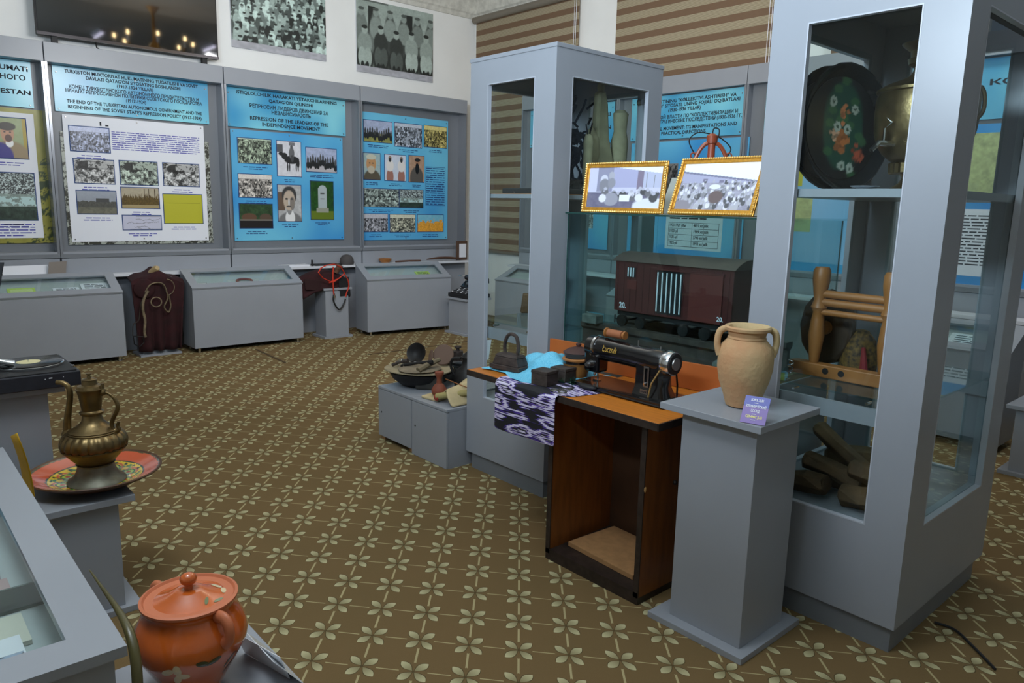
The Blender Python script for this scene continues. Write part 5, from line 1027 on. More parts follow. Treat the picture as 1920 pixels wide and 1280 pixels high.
# ------------------------------------------------------------------ pedestals
def pedestal(label, x0, x1, y0, y1, H, inset=0.075, rz=None, group='grey pedestals'):
    t = thing('pedestal', label, 'pedestal', ((x0+x1)/2, (y0+y1)/2, 0), group=group)
    obj('base_plate', MB().box(x0, x1, y0, y1, 0, 0.025), GREY, t, bevel=0.0015)
    i = inset; obj('column', MB().box(x0+i-0.02, x1-i, y0+i-0.03, y1-i, 0.025, H-0.025), GREY, t, bevel=0.0015)
    obj('top_plate', MB().box(x0, x1, y0, y1, H-0.025, H), GREY, t, bevel=0.0015)
    return t
pedestal('grey pedestal in the foreground carrying the clay jar and its purple card', 2.235, 2.655, 1.235, 1.655, 0.885, 0.07)
t = thing('clay_jar', 'pale clay two-handled jar on the foreground pedestal', 'jar', (2.44, 1.435, 0.885)); jx, jy = 2.44, 1.435
obj('body', MB().lathe((jx, jy, 0), [(0.05, 0.886), (0.06, 0.89), (0.072, 0.93), (0.09, 0.98), (0.1, 1.03), (0.1, 1.08), (0.09, 1.115), (0.072, 1.135), (0.068, 1.14), (0.070, 1.143), (0.066, 1.15), (0.070, 1.165), (0.082, 1.172), (0.084, 1.182), (0.079, 1.188), (0.068, 1.184), (0.058, 1.165), (0.055, 1.13)], 48, mod=lambda a, z: 1+0.006*math.sin(3*a+z*40)), CLAY, t, smooth=True)
hd = V((0.67, -0.74, 0)); c = V((jx, jy, 0))
for s in (-1, 1):
    obj('handle', MB().tube([c+hd*(s*r)+V((0, 0, z)) for r, z in ((0.078, 1.176), (0.098, 1.165), (0.106, 1.135), (0.104, 1.105), (0.094, 1.078))], [0.010, 0.011, 0.010, 0.010, 0.012], 10, flat=1.2), CLAY, t, smooth=True)
# purple caption card leaning against the jar
bl_, br_ = V((2.237, 1.318, 0.8865)), V((2.258, 1.241, 0.8865)); r = (br_-bl_); w_ = 0.108; r.normalize(); bk = V((0, 0, 1)).cross(r).normalized(); bk = bk if bk.x > 0 else -bk
u = (V((0, 0, 1))*math.cos(0.6)+bk*math.sin(0.6)); PC = Plane(bl_, r, u); w_ = 0.085
t = thing('caption_card', 'purple caption card leaning in front of the clay jar', 'caption card', (2.26, 1.28, 0.886))
obj('card', PC.slab(MB(), 0, w_, 0, 0.1, 0, 0.002), mat('violet_card', (104, 72, 156), 0.35), t); obj('blue_half', PC.slab(MB(), 0, w_, 0.062, 0.1, 0.002, 0.0025), mat('royal_blue_card', (44, 58, 160), 0.35), t)
for s_, y_, m_, wf in (("SOPOL XUM", 0.086, WHITEI, 0.5), ('КЕРАМИЧЕСКИЙ', 0.062, WHITEI, 0.8), ('СОСУД', 0.046, WHITEI, 0.34), ('CERAMIC JUG', 0.024, YINK, 0.66)): text('lettering', s_, PC, w_/2, y_, 0.013, 0.0027, m_, t, width=w_*wf)
for k, y_ in enumerate((0.075, 0.034, 0.013)): scribble('small_print', PC, w_*0.4, w_*0.6, y_-0.002, y_+0.002, 1, 0.0026, WHITEI, t, k)
obj('card_prop', MB().pbox(PC.p(w_*0.35, 0.075, -0.0005), PC.r*0.02, V((0.045, 0.0, -PC.p(0, 0.075).z+0.8865)), V((0.002, 0, 0))), PAPER, t)

# ------------------------------------------------------------------ low chests with kitchen things
for x0, x1, y0, y1, z0, lab in ((2.60, 3.42, 3.872, 4.272, 0.03, 'low grey chest farther from the camera, under the iron basin'), (2.60, 3.42, 3.49, 3.868, 0.0, 'low grey chest next to the left tall case, under the red jar')):
    t = thing('low_chest', lab, 'chest', ((x0+x1)/2, (y0+y1)/2, 0), group='low grey chests')
    obj('body', MB().box(x0+0.018, x1, y0, y1, z0, 0.36), GREY, t); obj('top_board', MB().box(x0, x1, y0-0.001, y1+0.001, 0.36, 0.378), GREY, t, bevel=0.002)
    obj('door', MB().box(x0, x0+0.016, y0+0.002, y1-0.002, z0+0.002, 0.357), GREY, t, bevel=0.001)
    obj('keyhole', MB().cyl((x0-0.002, y1-0.04, 0.2), (x0+0.001, y1-0.04, 0.2), 0.006), BLACKM, t)
    if z0: obj('foot_block', MB().box(x0+0.02, x0+0.05, y0+0.01, y0+0.05, 0, 0.03).box(x0+0.02, x0+0.05, y1-0.05, y1-0.01, 0, 0.03).box(x1-0.05, x1-0.02, y0+0.01, y0+0.05, 0, 0.03), RAWW, t)
t = thing('iron_basin', 'wide black iron basin heaped with tools on the farther low chest', 'basin', (2.86, 4.13, 0.378))
obj('bowl', MB().lathe((2.86, 4.13, 0), [(0.10, 0.379), (0.15, 0.39), (0.20, 0.43), (0.225, 0.475), (0.23, 0.478), (0.22, 0.482), (0.19, 0.44), (0.14, 0.405), (0.09, 0.395)], 36, sy=1.0), DIRON, t, smooth=True)
obj('felt_disc', MB().lathe((2.85, 4.13, 0), [(0.001, 0.474), (0.2, 0.484), (0.235, 0.49), (0.235, 0.497), (0.2, 0.494), (0.001, 0.488)], 30, mod=lambda a, z: 1+0.05*math.sin(3*a)), mat('dusty_felt', (150, 138, 112), 0.9, noise=0.12, nscale=12), None, 'cream felt disc covering the iron basin', 'mat', smooth=True)
obj('dusty_skin', MB().ball((2.80, 4.07, 0.507), 0.15, 0.14, 0.022, 16, 5, 0.12, 3), mat('dusty_hide', (124, 112, 94), 0.9, noise=0.2), None, 'dusty brown hide lying on the felt disc', 'hide', smooth=True)
t = thing('ladle', 'dark iron ladle with its round bowl standing up at the back of the basin', 'ladle', (2.93, 4.28, 0.49))
obj('bowl', MB().lathe((2.90, 4.25, 0.57), [(0.01, -0.03), (0.05, -0.02), (0.07, 0.01), (0.073, 0.012), (0.065, 0.01), (0.04, -0.015), (0.01, -0.022)], 26, M=Matrix.Rotation(-1.2, 3, 'Y') @ Matrix.Rotation(0.5, 3, 'X')), DIRON, t, smooth=True)
obj('handle', MB().tube([(2.88, 4.24, 0.52), (2.80, 4.20, 0.512), (2.70, 4.14, 0.52)], 0.008), DIRON, t, smooth=True)
rd = random.Random(12)
tl = [('iron_spoon', 'spoon', (2.72, 4.13, 0.53), (2.82, 3.95, 0.565)), ('wooden_pestle', 'pestle', (2.72, 3.97, 0.52), (2.90, 3.98, 0.57)), ('iron_hook', 'hook', (2.70, 4.25, 0.51), (2.76, 4.15, 0.55))]
for k, (n, c_, p, q) in enumerate(tl):
    obj(n, MB().tube([p, (V(p)+V(q))/2+V((0, 0, 0.006)), q], [0.012, 0.008, 0.018] if k != 1 else [0.022, 0.02, 0.016], 8), (DIRON, BRWOOD, IRON)[k] if k != 1 else mat('worn_bone_wood', (112, 100, 78), 0.7), None, ('thin dark iron spoon lying across the basin heap', 'thick worn wooden pestle sticking out over the basin rim', 'dark curved iron hook on the left side of the basin heap')[k], c_, smooth=True)
obj('wire_coil', MB().tube([(2.83+0.07*math.cos(a)+0.02*math.sin(3.1*a), 4.26+0.07*math.sin(a), 0.515+0.012*math.sin(5*a)) for a in np.linspace(0, 24, 120)], 0.002, 5), STEEL, None, 'loose coil of thin wire below the ladle', 'wire')
obj('round_paddle', MB().lathe((3.02, 4.10, 0.57), [(0.001, -0.006), (0.07, -0.006), (0.075, 0), (0.07, 0.006), (0.001, 0.006)], 26, M=Matrix.Rotation(-1.1, 3, 'Y') @ Matrix.Rotation(0.55, 3, 'X')), mat('dull_red_wood', (104, 80, 66), 0.7), None, 'dull brown round wooden paddle standing behind the pestle', 'paddle')
obj('wooden_spatula', MB().tube([(2.95, 4.17, 0.515), (2.96, 4.16, 0.56), (2.965, 4.158, 0.60)], [0.012, 0.028, 0.012], 10, flat=0.3), mat('dull_red_wood', (104, 80, 66), 0.7), None, 'short wooden spatula blade upright between ladle and paddle', 'spatula', smooth=True)
_n0 = set(o.name for o in COL.objects)
t = thing('balance_scale', 'old iron balance scale with a steel pan, at the back of the chests', 'scale', (3.0, 3.83, 0.378))
obj('body', pyr(MB(), 2.98, 3.84, 0.379, 0.46, 0.09, 0.15, 0.04, 0.10, 0), mat('scale_grey', (90, 88, 82), 0.5, metal=0.3, noise=0.2), t, bevel=0.01)
obj('pan_dish', MB().lathe((3.0, 3.75, 0), [(0.02, 0.475), (0.08, 0.48), (0.15, 0.515), (0.155, 0.53), (0.145, 0.53), (0.08, 0.495), (0.02, 0.485)], 34), mat('pan_grey_metal', (128, 132, 138), 0.35, metal=0.6), t, smooth=True)
obj('stem', MB().cyl((3.0, 3.75, 0.445), (3.0, 3.75, 0.48), 0.02), DIRON, t); obj('pointer', MB().tube([(2.9, 3.92, 0.44), (2.89, 3.93, 0.5), (2.89, 3.92, 0.53)], 0.012), STEEL, t, smooth=True)
for k, (x, y, r, h, lab) in enumerate(((2.985, 3.80, 0.038, 0.07, 'larger rusty iron weight with a knob on the scale pan'), (2.985, 3.715, 0.032, 0.045, 'smaller rusty iron weight on the scale pan'))):
    pr = [(r, 0.50), (r, 0.50+h), (0.012, 0.503+h)]+([(0.012, 0.52+h), (0.025, 0.525+h), (0.025, 0.535+h), (0.005, 0.537+h)] if k == 0 else [(0.004, 0.505+h)])
    obj('scale_weight', MB().lathe((x, y, 0), pr, 22), IRON, None, lab, 'weight', 'weights on the scale pan', smooth=True)
obj('folded_card', MB().pbox((3.10, 3.72, 0.50), (0.02, -0.1, 0.02), (-0.0, -0.03, 0.15), (0.002, 0, 0)), PAPER, None, 'pale folded card standing behind the scale pan', 'card')
for o in [o for o in COL.objects if o.name not in _n0 and o.parent is None]: o.location += V((0.20, 0.35, 0))
t = thing('black_kettle', 'black metal jug with curved handle, half hidden by the left tall case', 'jug', (2.95, 3.60, 0.378))
obj('body', MB().lathe((2.95, 3.60, 0), [(0.06, 0.379), (0.09, 0.40), (0.098, 0.45), (0.08, 0.51), (0.045, 0.54), (0.038, 0.58), (0.045, 0.60), (0.035, 0.615), (0.01, 0.64)], 28), DIRON, t, smooth=True)
obj('handle', MB().tube([(2.92, 3.64, 0.59), (2.89, 3.69, 0.58), (2.885, 3.705, 0.53), (2.90, 3.685, 0.47)], 0.01), DIRON, t, smooth=True)
t.location += V((0.07, 0.22, 0))
obj('lean_shard', MB().pbox((2.73, 4.02, 0.379), (0.14, -0.14, 0), (-0.02, 0.0, 0.11), (0.02, 0.02, 0)), mat('dark_slate', (56, 54, 50), 0.6, noise=0.2), None, 'dark curved wooden trough piece leaning on the basin', 'trough', bevel=0.012)
t = thing('clay_bottle', 'small terracotta bottle with flared mouth on the cream cloth', 'bottle', (2.74, 3.75, 0.395))
obj('body', MB().lathe((2.735, 3.755, 0), [(0.035, 0.396), (0.048, 0.41), (0.05, 0.435), (0.035, 0.46), (0.018, 0.475), (0.016, 0.51), (0.025, 0.525), (0.03, 0.54), (0.028, 0.55), (0.016, 0.545)], 28), TERRA, t, smooth=True)
obj('cloth_pad', MB().pbox((2.64, 3.82, 0.379), (0.17, 0.04, 0), (0.02, -0.15, 0), (0, 0, 0.016)), CREAM, None, 'cream cloth pad under the terracotta bottle', 'cloth', bevel=0.006)
t = thing('canvas_bag', 'cream canvas bag slumped open beside the terracotta bottle', 'bag', (2.78, 3.58, 0.38))
mb = MB().grid(lambda u, v: V((2.67+0.22*v+0.02*math.sin(6*u), 3.68-0.17*u, 0.384+0.085*math.sin(pi*min(u*1.05, 1))*(1-0.5*v)+0.11*v*(1-u)**0.6)), 16, 14)
obj('lower_fold', mb, CREAM, t, smooth=True, solid=0.006); obj('upper_fold', MB().tube([(2.66, 3.68, 0.415), (2.72, 3.60, 0.435), (2.80, 3.52, 0.45)], [0.028, 0.033, 0.03], 12, flat=0.7), mat('olive_canvas', (150, 138, 88), 0.85, noise=0.1), t, smooth=True)
obj('red_lining', MB().ball((2.652, 3.672, 0.41), 0.012, 0.024, 0.02, 10, 4), mat('red_lining', (150, 52, 40), 0.8), t)
obj('thin_stick', MB().cyl((2.76, 3.72, 0.505), (2.80, 3.49, 0.475), 0.003), BRWOOD, None, 'thin brown stick across the canvas bag', 'stick')

# ------------------------------------------------------------------ sloping desk cases
LINER = mat('pale_case_liner', (176, 184, 186), 0.6)
def desk_case(label, x, y, rz, W, D=0.36, zf=0.69, zb=0.86, m=0.085, group='sloping desk cases', legs=True):
    t = thing('desk_case', label, 'desk case', (x, y, 0), rz, group)
    L = math.hypot(D, zb-zf); us = V((0, D/L, (zb-zf)/L)); un = V((0, -us.z, us.y)); z0 = 0.05; T = 0.018; th = 0.018; dn = un*-th
    f0 = zf-th; b0 = zb-th
    obj('front_panel', MB().box(0.004, W-0.004, 0.004, T, z0, f0-0.004), GREY, t); obj('back_panel', MB().box(0.004, W-0.004, D-T, D-0.004, z0, b0-0.006), GREY, t)
    for xx in (0.004, W-T): obj('end_panel', MB().prism([(xx, T, z0), (xx, D-T, z0), (xx, D-T, b0-0.012), (xx, T, f0+0.002)], (T-0.004, 0, 0)), GREY, t)
    o = V((0, 0, zf-th)); mb = MB()
    for a0, a1, s0, s1 in ((0, W, 0, m), (0, W, L-m*0.8, L), (0, m, m, L-m*0.8), (W-m, W, m, L-m*0.8)): mb.pbox(o+V((a0, 0, 0))+us*s0, (a1-a0, 0, 0), us*(s1-s0), un*th)
    obj('top_frame', mb, GREY, t)
    obj('glass_lid', MB().pbox(o+V((m, 0, 0))+us*m+un*0.004, (W-2*m, 0, 0), us*(L-1.8*m), un*0.005), GLASS, t)
    obj('liner_tray', MB().pbox(o+V((T, 0, 0))+us*0.02-un*0.062, (W-2*T, 0, 0), us*(L-0.04), un*0.008), LINER, t)
    if legs:
        for lx in (0.06, W-0.06):
            for ly in (0.04, D-0.05): obj('leg', MB().cyl((lx, ly, 0), (lx, ly, 0.006), 0.024).cyl((lx, ly, 0.006), (lx, ly, z0), 0.014), CHROME, t, smooth=True)
    M = Matrix.Translation((x, y, 0)) @ Matrix.Rotation(rz, 4, 'Z')
    def place(a, s, h=0.0):     # point on the liner tray
        return M @ (o+V((a, 0, 0))+us*s-un*(0.052-h))
    R3 = M.to_3x3()
    return t, place, R3 @ V((1, 0, 0)), R3 @ us, R3 @ un
def sheet(name, case, a, s, w_, l, m, label, cat='document', th=0.006, rot=0.0, group=None, h=0.0, print_=None):
    t, place, ex, es, en = case; c, q = math.cos(rot), math.sin(rot); r = ex*c+es*q; u = es*c-ex*q; P = Plane(place(a, s, h+0.002), r, u)
    if print_ is None: return obj(name, P.slab(MB(), 0, w_, 0, l, 0, th), m, None, label, cat, group)
    tt = thing(name, label, cat, P.p(w_/2, l/2), group=group); obj('sheet', P.slab(MB(), 0, w_, 0, l, 0, th), m, tt)
    if print_ == 'text': scribble('lines', P, w_*0.12, w_*0.88, l*0.12, l*0.9, 6, th+0.0005, INK, tt, 3)
    elif print_ == 'frame': obj('inner_panel', P.slab(MB(), w_*0.1, w_*0.9, l*0.18, l*0.85, th, th+0.001), mat('pale_green_print', (206, 220, 150), 0.6), tt)
    else: print_mesh('photo', P, w_*0.08, w_*0.92, l*0.1, l*0.9, th+0.003, paint(print_, 40, 40, 5), tt)
    return tt
c1 = desk_case('sloping grey desk case at the left behind the record player', 0.74, 7.92, 0, 1.215)
c2 = desk_case('sloping grey desk case between the maroon draped stand and the saddle', 2.60, 7.895, 0, 1.225)
c3 = desk_case('sloping grey desk case below the corner poster, next to the typewriter', 4.60, 7.79, math.radians(-7), 1.16)
c4 = desk_case('sloping grey desk case on the window side seen through the left tall case', 6.04, 7.12, -pi/2, 1.2)
c5 = desk_case('sloping grey desk case on the window side seen through the glass case', 6.02, 5.25, -pi/2, 1.2)
c6 = desk_case('sloping grey desk case on the window side seen through the samovar case', 5.72, 2.62, -pi/2, 1.2)
c7 = desk_case('sloping grey desk case at the far right edge of the window side', 5.86, 0.92, -pi/2, 1.2)
sheet('certificate', c1, 0.30, 0.10, 0.22, 0.16, GREENP, 'pale green framed certificate inside the desk case at the left', 'certificate', print_='frame')
sheet('paper_sheet', c1, 0.66, 0.09, 0.22, 0.14, PAPER, 'white sheet beside the green certificate in the left desk case', 'paper', print_='text')
sheet('paper_sheet', c1, 0.90, 0.12, 0.24, 0.16, PAPER, 'white booklet at the right end of the left desk case', 'paper', th=0.012, print_='text')
sheet('photo_card', c2, 0.10, 0.10, 0.12, 0.10, mat('brown_card', (110, 92, 80), 0.6), 'small dark photo card in the middle desk case, at its left', 'card', print_='crowd0.2')
sheet('ribbon_badge', c2, 0.28, 0.11, 0.10, 0.05, mat('pink_card', (200, 110, 100), 0.6), 'small pink badge in the middle desk case', 'badge')
sheet('blue_card', c2, 0.42, 0.13, 0.10, 0.06, mat('pale_blue_card', (150, 190, 210), 0.6), 'small pale blue card in the middle desk case', 'card')
p = c2[1](0.62, 0.17, 0.012)
obj('bead_bracelet', MB().tube([p+c2[2]*(0.085*math.cos(a))+c2[3]*(0.045*math.sin(a))+c2[4]*0.012 for a in np.linspace(0, 2*pi, 25)[:-1]], 0.012, 8, True), mat('carnelian_red', (130, 70, 60), 0.4), None, 'reddish oval belt loop lying in the middle desk case', 'belt', smooth=True)
sheet('paper_sheet', c2, 0.80, 0.10, 0.16, 0.09, PAPER, 'small white sheet at the right of the middle desk case', 'paper')
sheet('paper_sheet', c3, 0.12, 0.10, 0.12, 0.08, GREENP, 'small green note at the left of the corner desk case', 'paper')
sheet('paper_sheet', c3, 0.76, 0.13, 0.20, 0.13, GREENP, 'larger green note at the right of the corner desk case', 'paper', print_='text')
for k in range(4): sheet('coin_tray', c3, 0.28+0.11*k, 0.11, 0.07, 0.05, mat('blue_tray', (60, 120, 150), 0.5), ('first', 'second', 'third', 'fourth')[k]+' small blue tray from the left in the corner desk case', 'tray', group='blue trays in the corner desk case')
sheet('paper_sheet', c4, 0.42, 0.12, 0.26, 0.16, PAPER, 'white sheet in the desk case seen through the left tall case', 'paper', print_='text')
sheet('paper_sheet', c5, 0.5, 0.12, 0.26, 0.18, PAPER, 'white sheet in the desk case seen through the glass case', 'paper', print_='text')
sheet('paper_sheet', c6, 0.75, 0.10, 0.3, 0.2, PAPER, 'white sheet in the desk case seen through the samovar case', 'paper', print_='text')
# things on the counter ledge
Z = 0.831
obj('leaning_paper', MB().pbox((1.05, 8.30, Z), (0.40, 0.05, 0.0), (-0.02, 0.10, 0.10), (0, 0.002, -0.003)), PAPER, None, 'white framed sheet leaning on the ledge at the far left', 'paper')
obj('glass_stand', MB().pbox((1.40, 8.30, Z), (0.16, 0.05, 0), (0.03, 0.07, 0.13), (0, 0.004, -0.002)), mat('grey_brown_photo', (120, 112, 106), 0.4), None, 'grey photo stand behind the white framed sheet on the ledge', 'photo')
obj('flat_paper', MB().box(3.78, 4.12, 8.30, 8.43, Z, Z+0.02), PAPER, None, 'white booklet flat on the ledge left of the red bridle', 'paper')
obj('brush', MB().cyl((4.15, 8.30, Z), (4.15, 8.30, 0.905), 0.012), BLACKM, None, 'small black brush standing on the ledge above the saddle', 'brush')
obj('dark_folder', MB().box(4.20, 4.55, 8.30, 8.44, Z, Z+0.016), BLACKM, None, 'dark folder lying on the ledge behind the saddle', 'folder')
obj('round_helmet', MB().lathe((4.66, 8.376, 0), [(0.085, Z), (0.09, 0.86), (0.08, 0.91), (0.05, 0.945), (0.01, 0.955)], 20), mat('dark_felt_hat', (72, 68, 68), 0.8), None, 'dark grey round felt hat on the ledge beside the corner desk case', 'hat', smooth=True)
obj('wooden_bowl', MB().lathe((5.22, 8.376, 0), [(0.05, Z), (0.08, 0.86), (0.085, 0.885), (0.07, 0.89), (0.03, 0.895)], 20), OAK, None, 'small orange brown wooden bowl behind the corner desk case', 'bowl', smooth=True)
obj('leather_strap', MB().tube([(5.35, 8.33, 0.845), (5.55, 8.32, 0.85), (5.75, 8.34, 0.845)], 0.012, 8), mat('brown_strap', (88, 58, 44), 0.6), None, 'thin brown strap on the ledge behind the corner desk case', 'strap', smooth=True)
obj('sabre_sheath', MB().tube([(5.85, 8.33, 0.86), (6.05, 8.32, 0.875), (6.25, 8.33, 0.87), (6.42, 8.34, 0.85)], [0.012, 0.028, 0.03, 0.018], 10, flat=0.6), mat('brown_leather_sheath', (84, 56, 40), 0.5, noise=0.2), None, 'brown leather sheath on the ledge at the corner end', 'sheath', smooth=True)

# maroon draped stand with old bridle
t = thing('draped_saddle', 'maroon velvet saddle cloth draped over a stand between the left desk cases', 'saddle cloth', (2.31, 8.05, 0))
def dr_(u, v):      # u across, v down the front
    x = 2.06+0.50*u; top = 0.885-0.42*abs(u-0.5)**1.1*0.5
    if v < 0.35: f = v/0.35; return (2.31+(x-2.31)*(0.9+0.1*f), 8.26-0.25*f, top-0.03*f+0.012*math.sin(u*14))
    f = (v-0.35)/0.65; return (2.31+(x-2.31)*(1.02-0.18*f+0.10*f*math.sin(u*17)), 8.005+0.03*math.sin(u*23)*f+0.02*f, (top-0.04)*(1-f)+0.05*f)
obj('velvet_drape', MB().grid(dr_, 34, 22), MAROON, t, smooth=True, solid=0.008)
obj('wooden_pommel', MB().tube([(2.30, 8.12, 0.84), (2.31, 8.05, 0.89), (2.315, 8.02, 0.90)], [0.05, 0.035, 0.022], 10), mat('worn_pommel', (176, 152, 110), 0.6), t, smooth=True)
obj('saddle_flap', MB().ball((2.17, 7.985, 0.70), 0.10, 0.02, 0.10, 14, 6), MAROON, t, smooth=True)
obj('inner_stand', MB().box(2.14, 2.46, 8.06, 8.28, 0.0, 0.80), DGREY, t)
obj('stand_base', MB().box(2.10, 2.50, 8.0, 8.30, 0.0, 0.02), GREY, t)
t = thing('old_bridle', 'worn leather bridle and rope hanging on the maroon draped stand', 'bridle', (2.2, 7.95, 0.3))
def O(px, py, Y): v = ony(px, py, Y); return v
Yb = 7.965
obj('head_strap', MB().tube([O(x, y, Yb) for x, y in ((272, 548), (280, 535), (292, 530), (305, 532), (312, 545), (314, 560), (308, 575), (316, 585), (320, 572), (316, 552))], 0.014, 8, flat=0.5), ROPE, t, smooth=True)
obj('bit_ring', MB().tube([O(293+10*math.cos(a), 566+9*math.sin(a), Yb-0.01) for a in np.linspace(0, 2*pi, 17)[:-1]], 0.006, 6, True), ROPE, t)
obj('cheek_rope', MB().tube([O(x, y, Yb-0.01) for x, y in ((278, 545), (270, 560), (268, 580), (272, 600), (271, 622), (273, 632))], 0.013, 8), ROPE, t, smooth=True)
obj('side_strap', MB().tube([O(x, y, Yb) for x, y in ((272, 552), (264, 570), (260, 600), (250, 608), (249, 630))], 0.009, 8, flat=0.4), mat('dark_strap', (66, 58, 50), 0.6), t, smooth=True)
obj('stirrup', MB().tube([O(x, y, Yb) for x, y in ((250, 630), (268, 631), (270, 642), (262, 650), (252, 645))], 0.006, 6, True), DIRON, t)
obj('white_loop', MB().tube([O(312+15*math.cos(a), 538+15*math.sin(a), Yb-0.005) for a in np.linspace(-1.5, 1.4, 12)], 0.004, 6), ROPE, t)
# saddle pedestal
pedestal('grey pedestal under the maroon saddle with the red bridle', 4.09, 4.46, 7.90, 8.22, 0.60, 0.045)
t = thing('horse_saddle', 'maroon and black horse saddle on the pedestal between two desk cases', 'saddle', (4.22, 8.06, 0.60))
def sd(u, v):
    x = 3.84+0.60*u; y = 7.92+0.30*v; return (x, y, 0.80-0.33*abs(2*v-1)**1.8*0.35-0.10*(2*u-1)**2-(0.10 if v < 0.15 else 0.0))
obj('seat_pad', MB().grid(sd, 22, 16), MAROON, t, smooth=True, solid=0.022)
obj('saddle_core', MB().ball((4.20, 8.07, 0.68), 0.2, 0.11, 0.07, 16, 6), MAROON, t, smooth=True)
obj('black_flap', MB().pbox((4.30, 7.895, 0.50), (0.15, 0.02, 0), (-0.01, 0.02, 0.22), (0, 0.012, 0)), BLACKM, t, bevel=0.005)
obj('left_fringe', MB().pbox((3.87, 7.92, 0.60), (0.20, 0.0, -0.03), (0, 0.02, 0.12), (0, 0.012, 0)), mat('dark_maroon_fringe', (40, 12, 14), 0.9), t, bevel=0.004)
obj('pommel', MB().tube([(4.30, 8.0, 0.77), (4.33, 7.98, 0.83), (4.34, 7.97, 0.86)], [0.03, 0.035, 0.045], 10), mat('brown_pommel', (104, 74, 58), 0.6), t, smooth=True)
t = thing('red_halter', 'bright red webbing halter looped over the saddle', 'halter', (4.2, 7.88, 0.45)); Yh = 7.875
obj('nose_loop', MB().tube([O(x, y, Yh) for x, y in ((601, 503), (612, 497), (626, 495), (639, 500), (646, 512), (636, 522), (620, 528), (605, 521), (597, 511))], 0.012, 8, True, flat=0.5), REDH, t, smooth=True)
obj('cheek_band', MB().tube([O(x, y, Yh-0.005) for x, y in ((645, 512), (652, 524), (654, 536), (650, 548), (648, 556))], 0.011, 8, flat=0.5), REDH, t, smooth=True)
obj('throat_band', MB().tube([O(x, y, Yh-0.005) for x, y in ((625, 500), (624, 520), (625, 540), (626, 552))], 0.013, 8, flat=0.5), REDH, t, smooth=True)
obj('cross_band', MB().tube([O(x, y, Yh-0.008) for x, y in ((617, 530), (628, 527), (640, 518))], 0.010, 8, flat=0.5), REDH, t, smooth=True)
obj('lead_chain', MB().tube([O(x, y, Yh) for x, y in ((626, 552), (625, 562), (630, 574), (636, 580), (642, 574), (648, 560))], 0.009, 6), DIRON, t, smooth=True)
obj('snap_hooks', MB().tube([O(x, y, Yh) for x, y in ((626, 550), (628, 558))], 0.012, 8), CHROME, t)
# typewriter
pedestal('low grey pedestal under the black typewriter in the corner', 5.57, 5.97, 7.10, 7.54, 0.46, 0.05)
t = thing('typewriter', 'old black typewriter with round keys on a low pedestal near the corner', 'typewriter', (5.78, 7.3, 0.461), -pi/2)
obj('base', MB().box(-0.2, 0.2, -0.19, 0.17, 0.003, 0.05), BLACKM, t, bevel=0.006)
obj('frame', MB().prism([(-0.17, -0.02, 0.05), (-0.17, 0.15, 0.05), (-0.17, 0.15, 0.18), (-0.17, 0.06, 0.19), (-0.17, -0.02, 0.12)], (0.34, 0, 0)), BLACK, t, bevel=0.006)
kb = obj('keyboard', MB().pbox((-0.16, -0.18, 0.05), (0.32, 0, 0), (0, 0.15, 0.055), (0, -0.002, 0.006)), BLACKM, t)
for r in range(4):
    for k in range(10): obj('key', MB().cyl((-0.14+0.03*k+0.007*r, -0.165+0.036*r, 0.066+0.0135*r), (-0.14+0.03*k+0.007*r, -0.165+0.036*r, 0.073+0.0135*r), 0.009, seg=10), STEEL if (r+k) % 3 else PAPER, kb)
obj('carriage', MB().cyl((-0.21, 0.11, 0.225), (0.21, 0.11, 0.225), 0.032).box(-0.19, 0.19, 0.10, 0.16, 0.18, 0.21), BLACK, t, smooth=True)
obj('return_lever', MB().tube([(-0.21, 0.1, 0.24), (-0.235, 0.05, 0.25), (-0.235, 0.0, 0.245)], 0.005), CHROME, t)
obj('type_basket', MB().ball((0, 0.03, 0.16), 0.10, 0.06, 0.03, 16, 5), STEEL, t, smooth=True)
t = thing('brown_frame', 'brown framed white panel standing on the ledge end above the typewriter', 'frame', (6.46, 8.35, 0.831))
obj('frame', MB().box(6.37, 6.56, 8.345, 8.375, 0.831, 1.10), mat('dark_brown_frame', (82, 60, 46), 0.5), t, bevel=0.01); obj('face', MB().box(6.41, 6.53, 8.338, 8.3445, 0.87, 1.06), PAPER, t)

# ------------------------------------------------------------------ right edge
pedestal('low grey pedestal at the right edge of the photo', 5.33, 5.73, 0.90, 1.305, 0.45, 0.05)
t = thing('round_drum', 'brown round drum standing on the low pedestal at the right edge', 'drum', (5.5, 1.13, 0.45))
obj('shell', MB().lathe((5.55, 1.10, 0.61), [(0.02, -0.05), (0.15, -0.05), (0.155, 0), (0.15, 0.05), (0.02, 0.05)], 36, M=Matrix.Rotation(1.2, 3, 'Y')), mat('drum_brown', (92, 66, 44), 0.5, noise=0.2), t, smooth=True)
c = [at(1752, 1166, 0.008), at(1790, 1180, 0.008), at(1825, 1212, 0.008), at(1866, 1254, 0.008)]
obj('floor_cable', MB().tube(c, 0.005, 8), BLACKM, None, 'thin black cable on the carpet at the foot of the tallest case', 'cable', smooth=True)

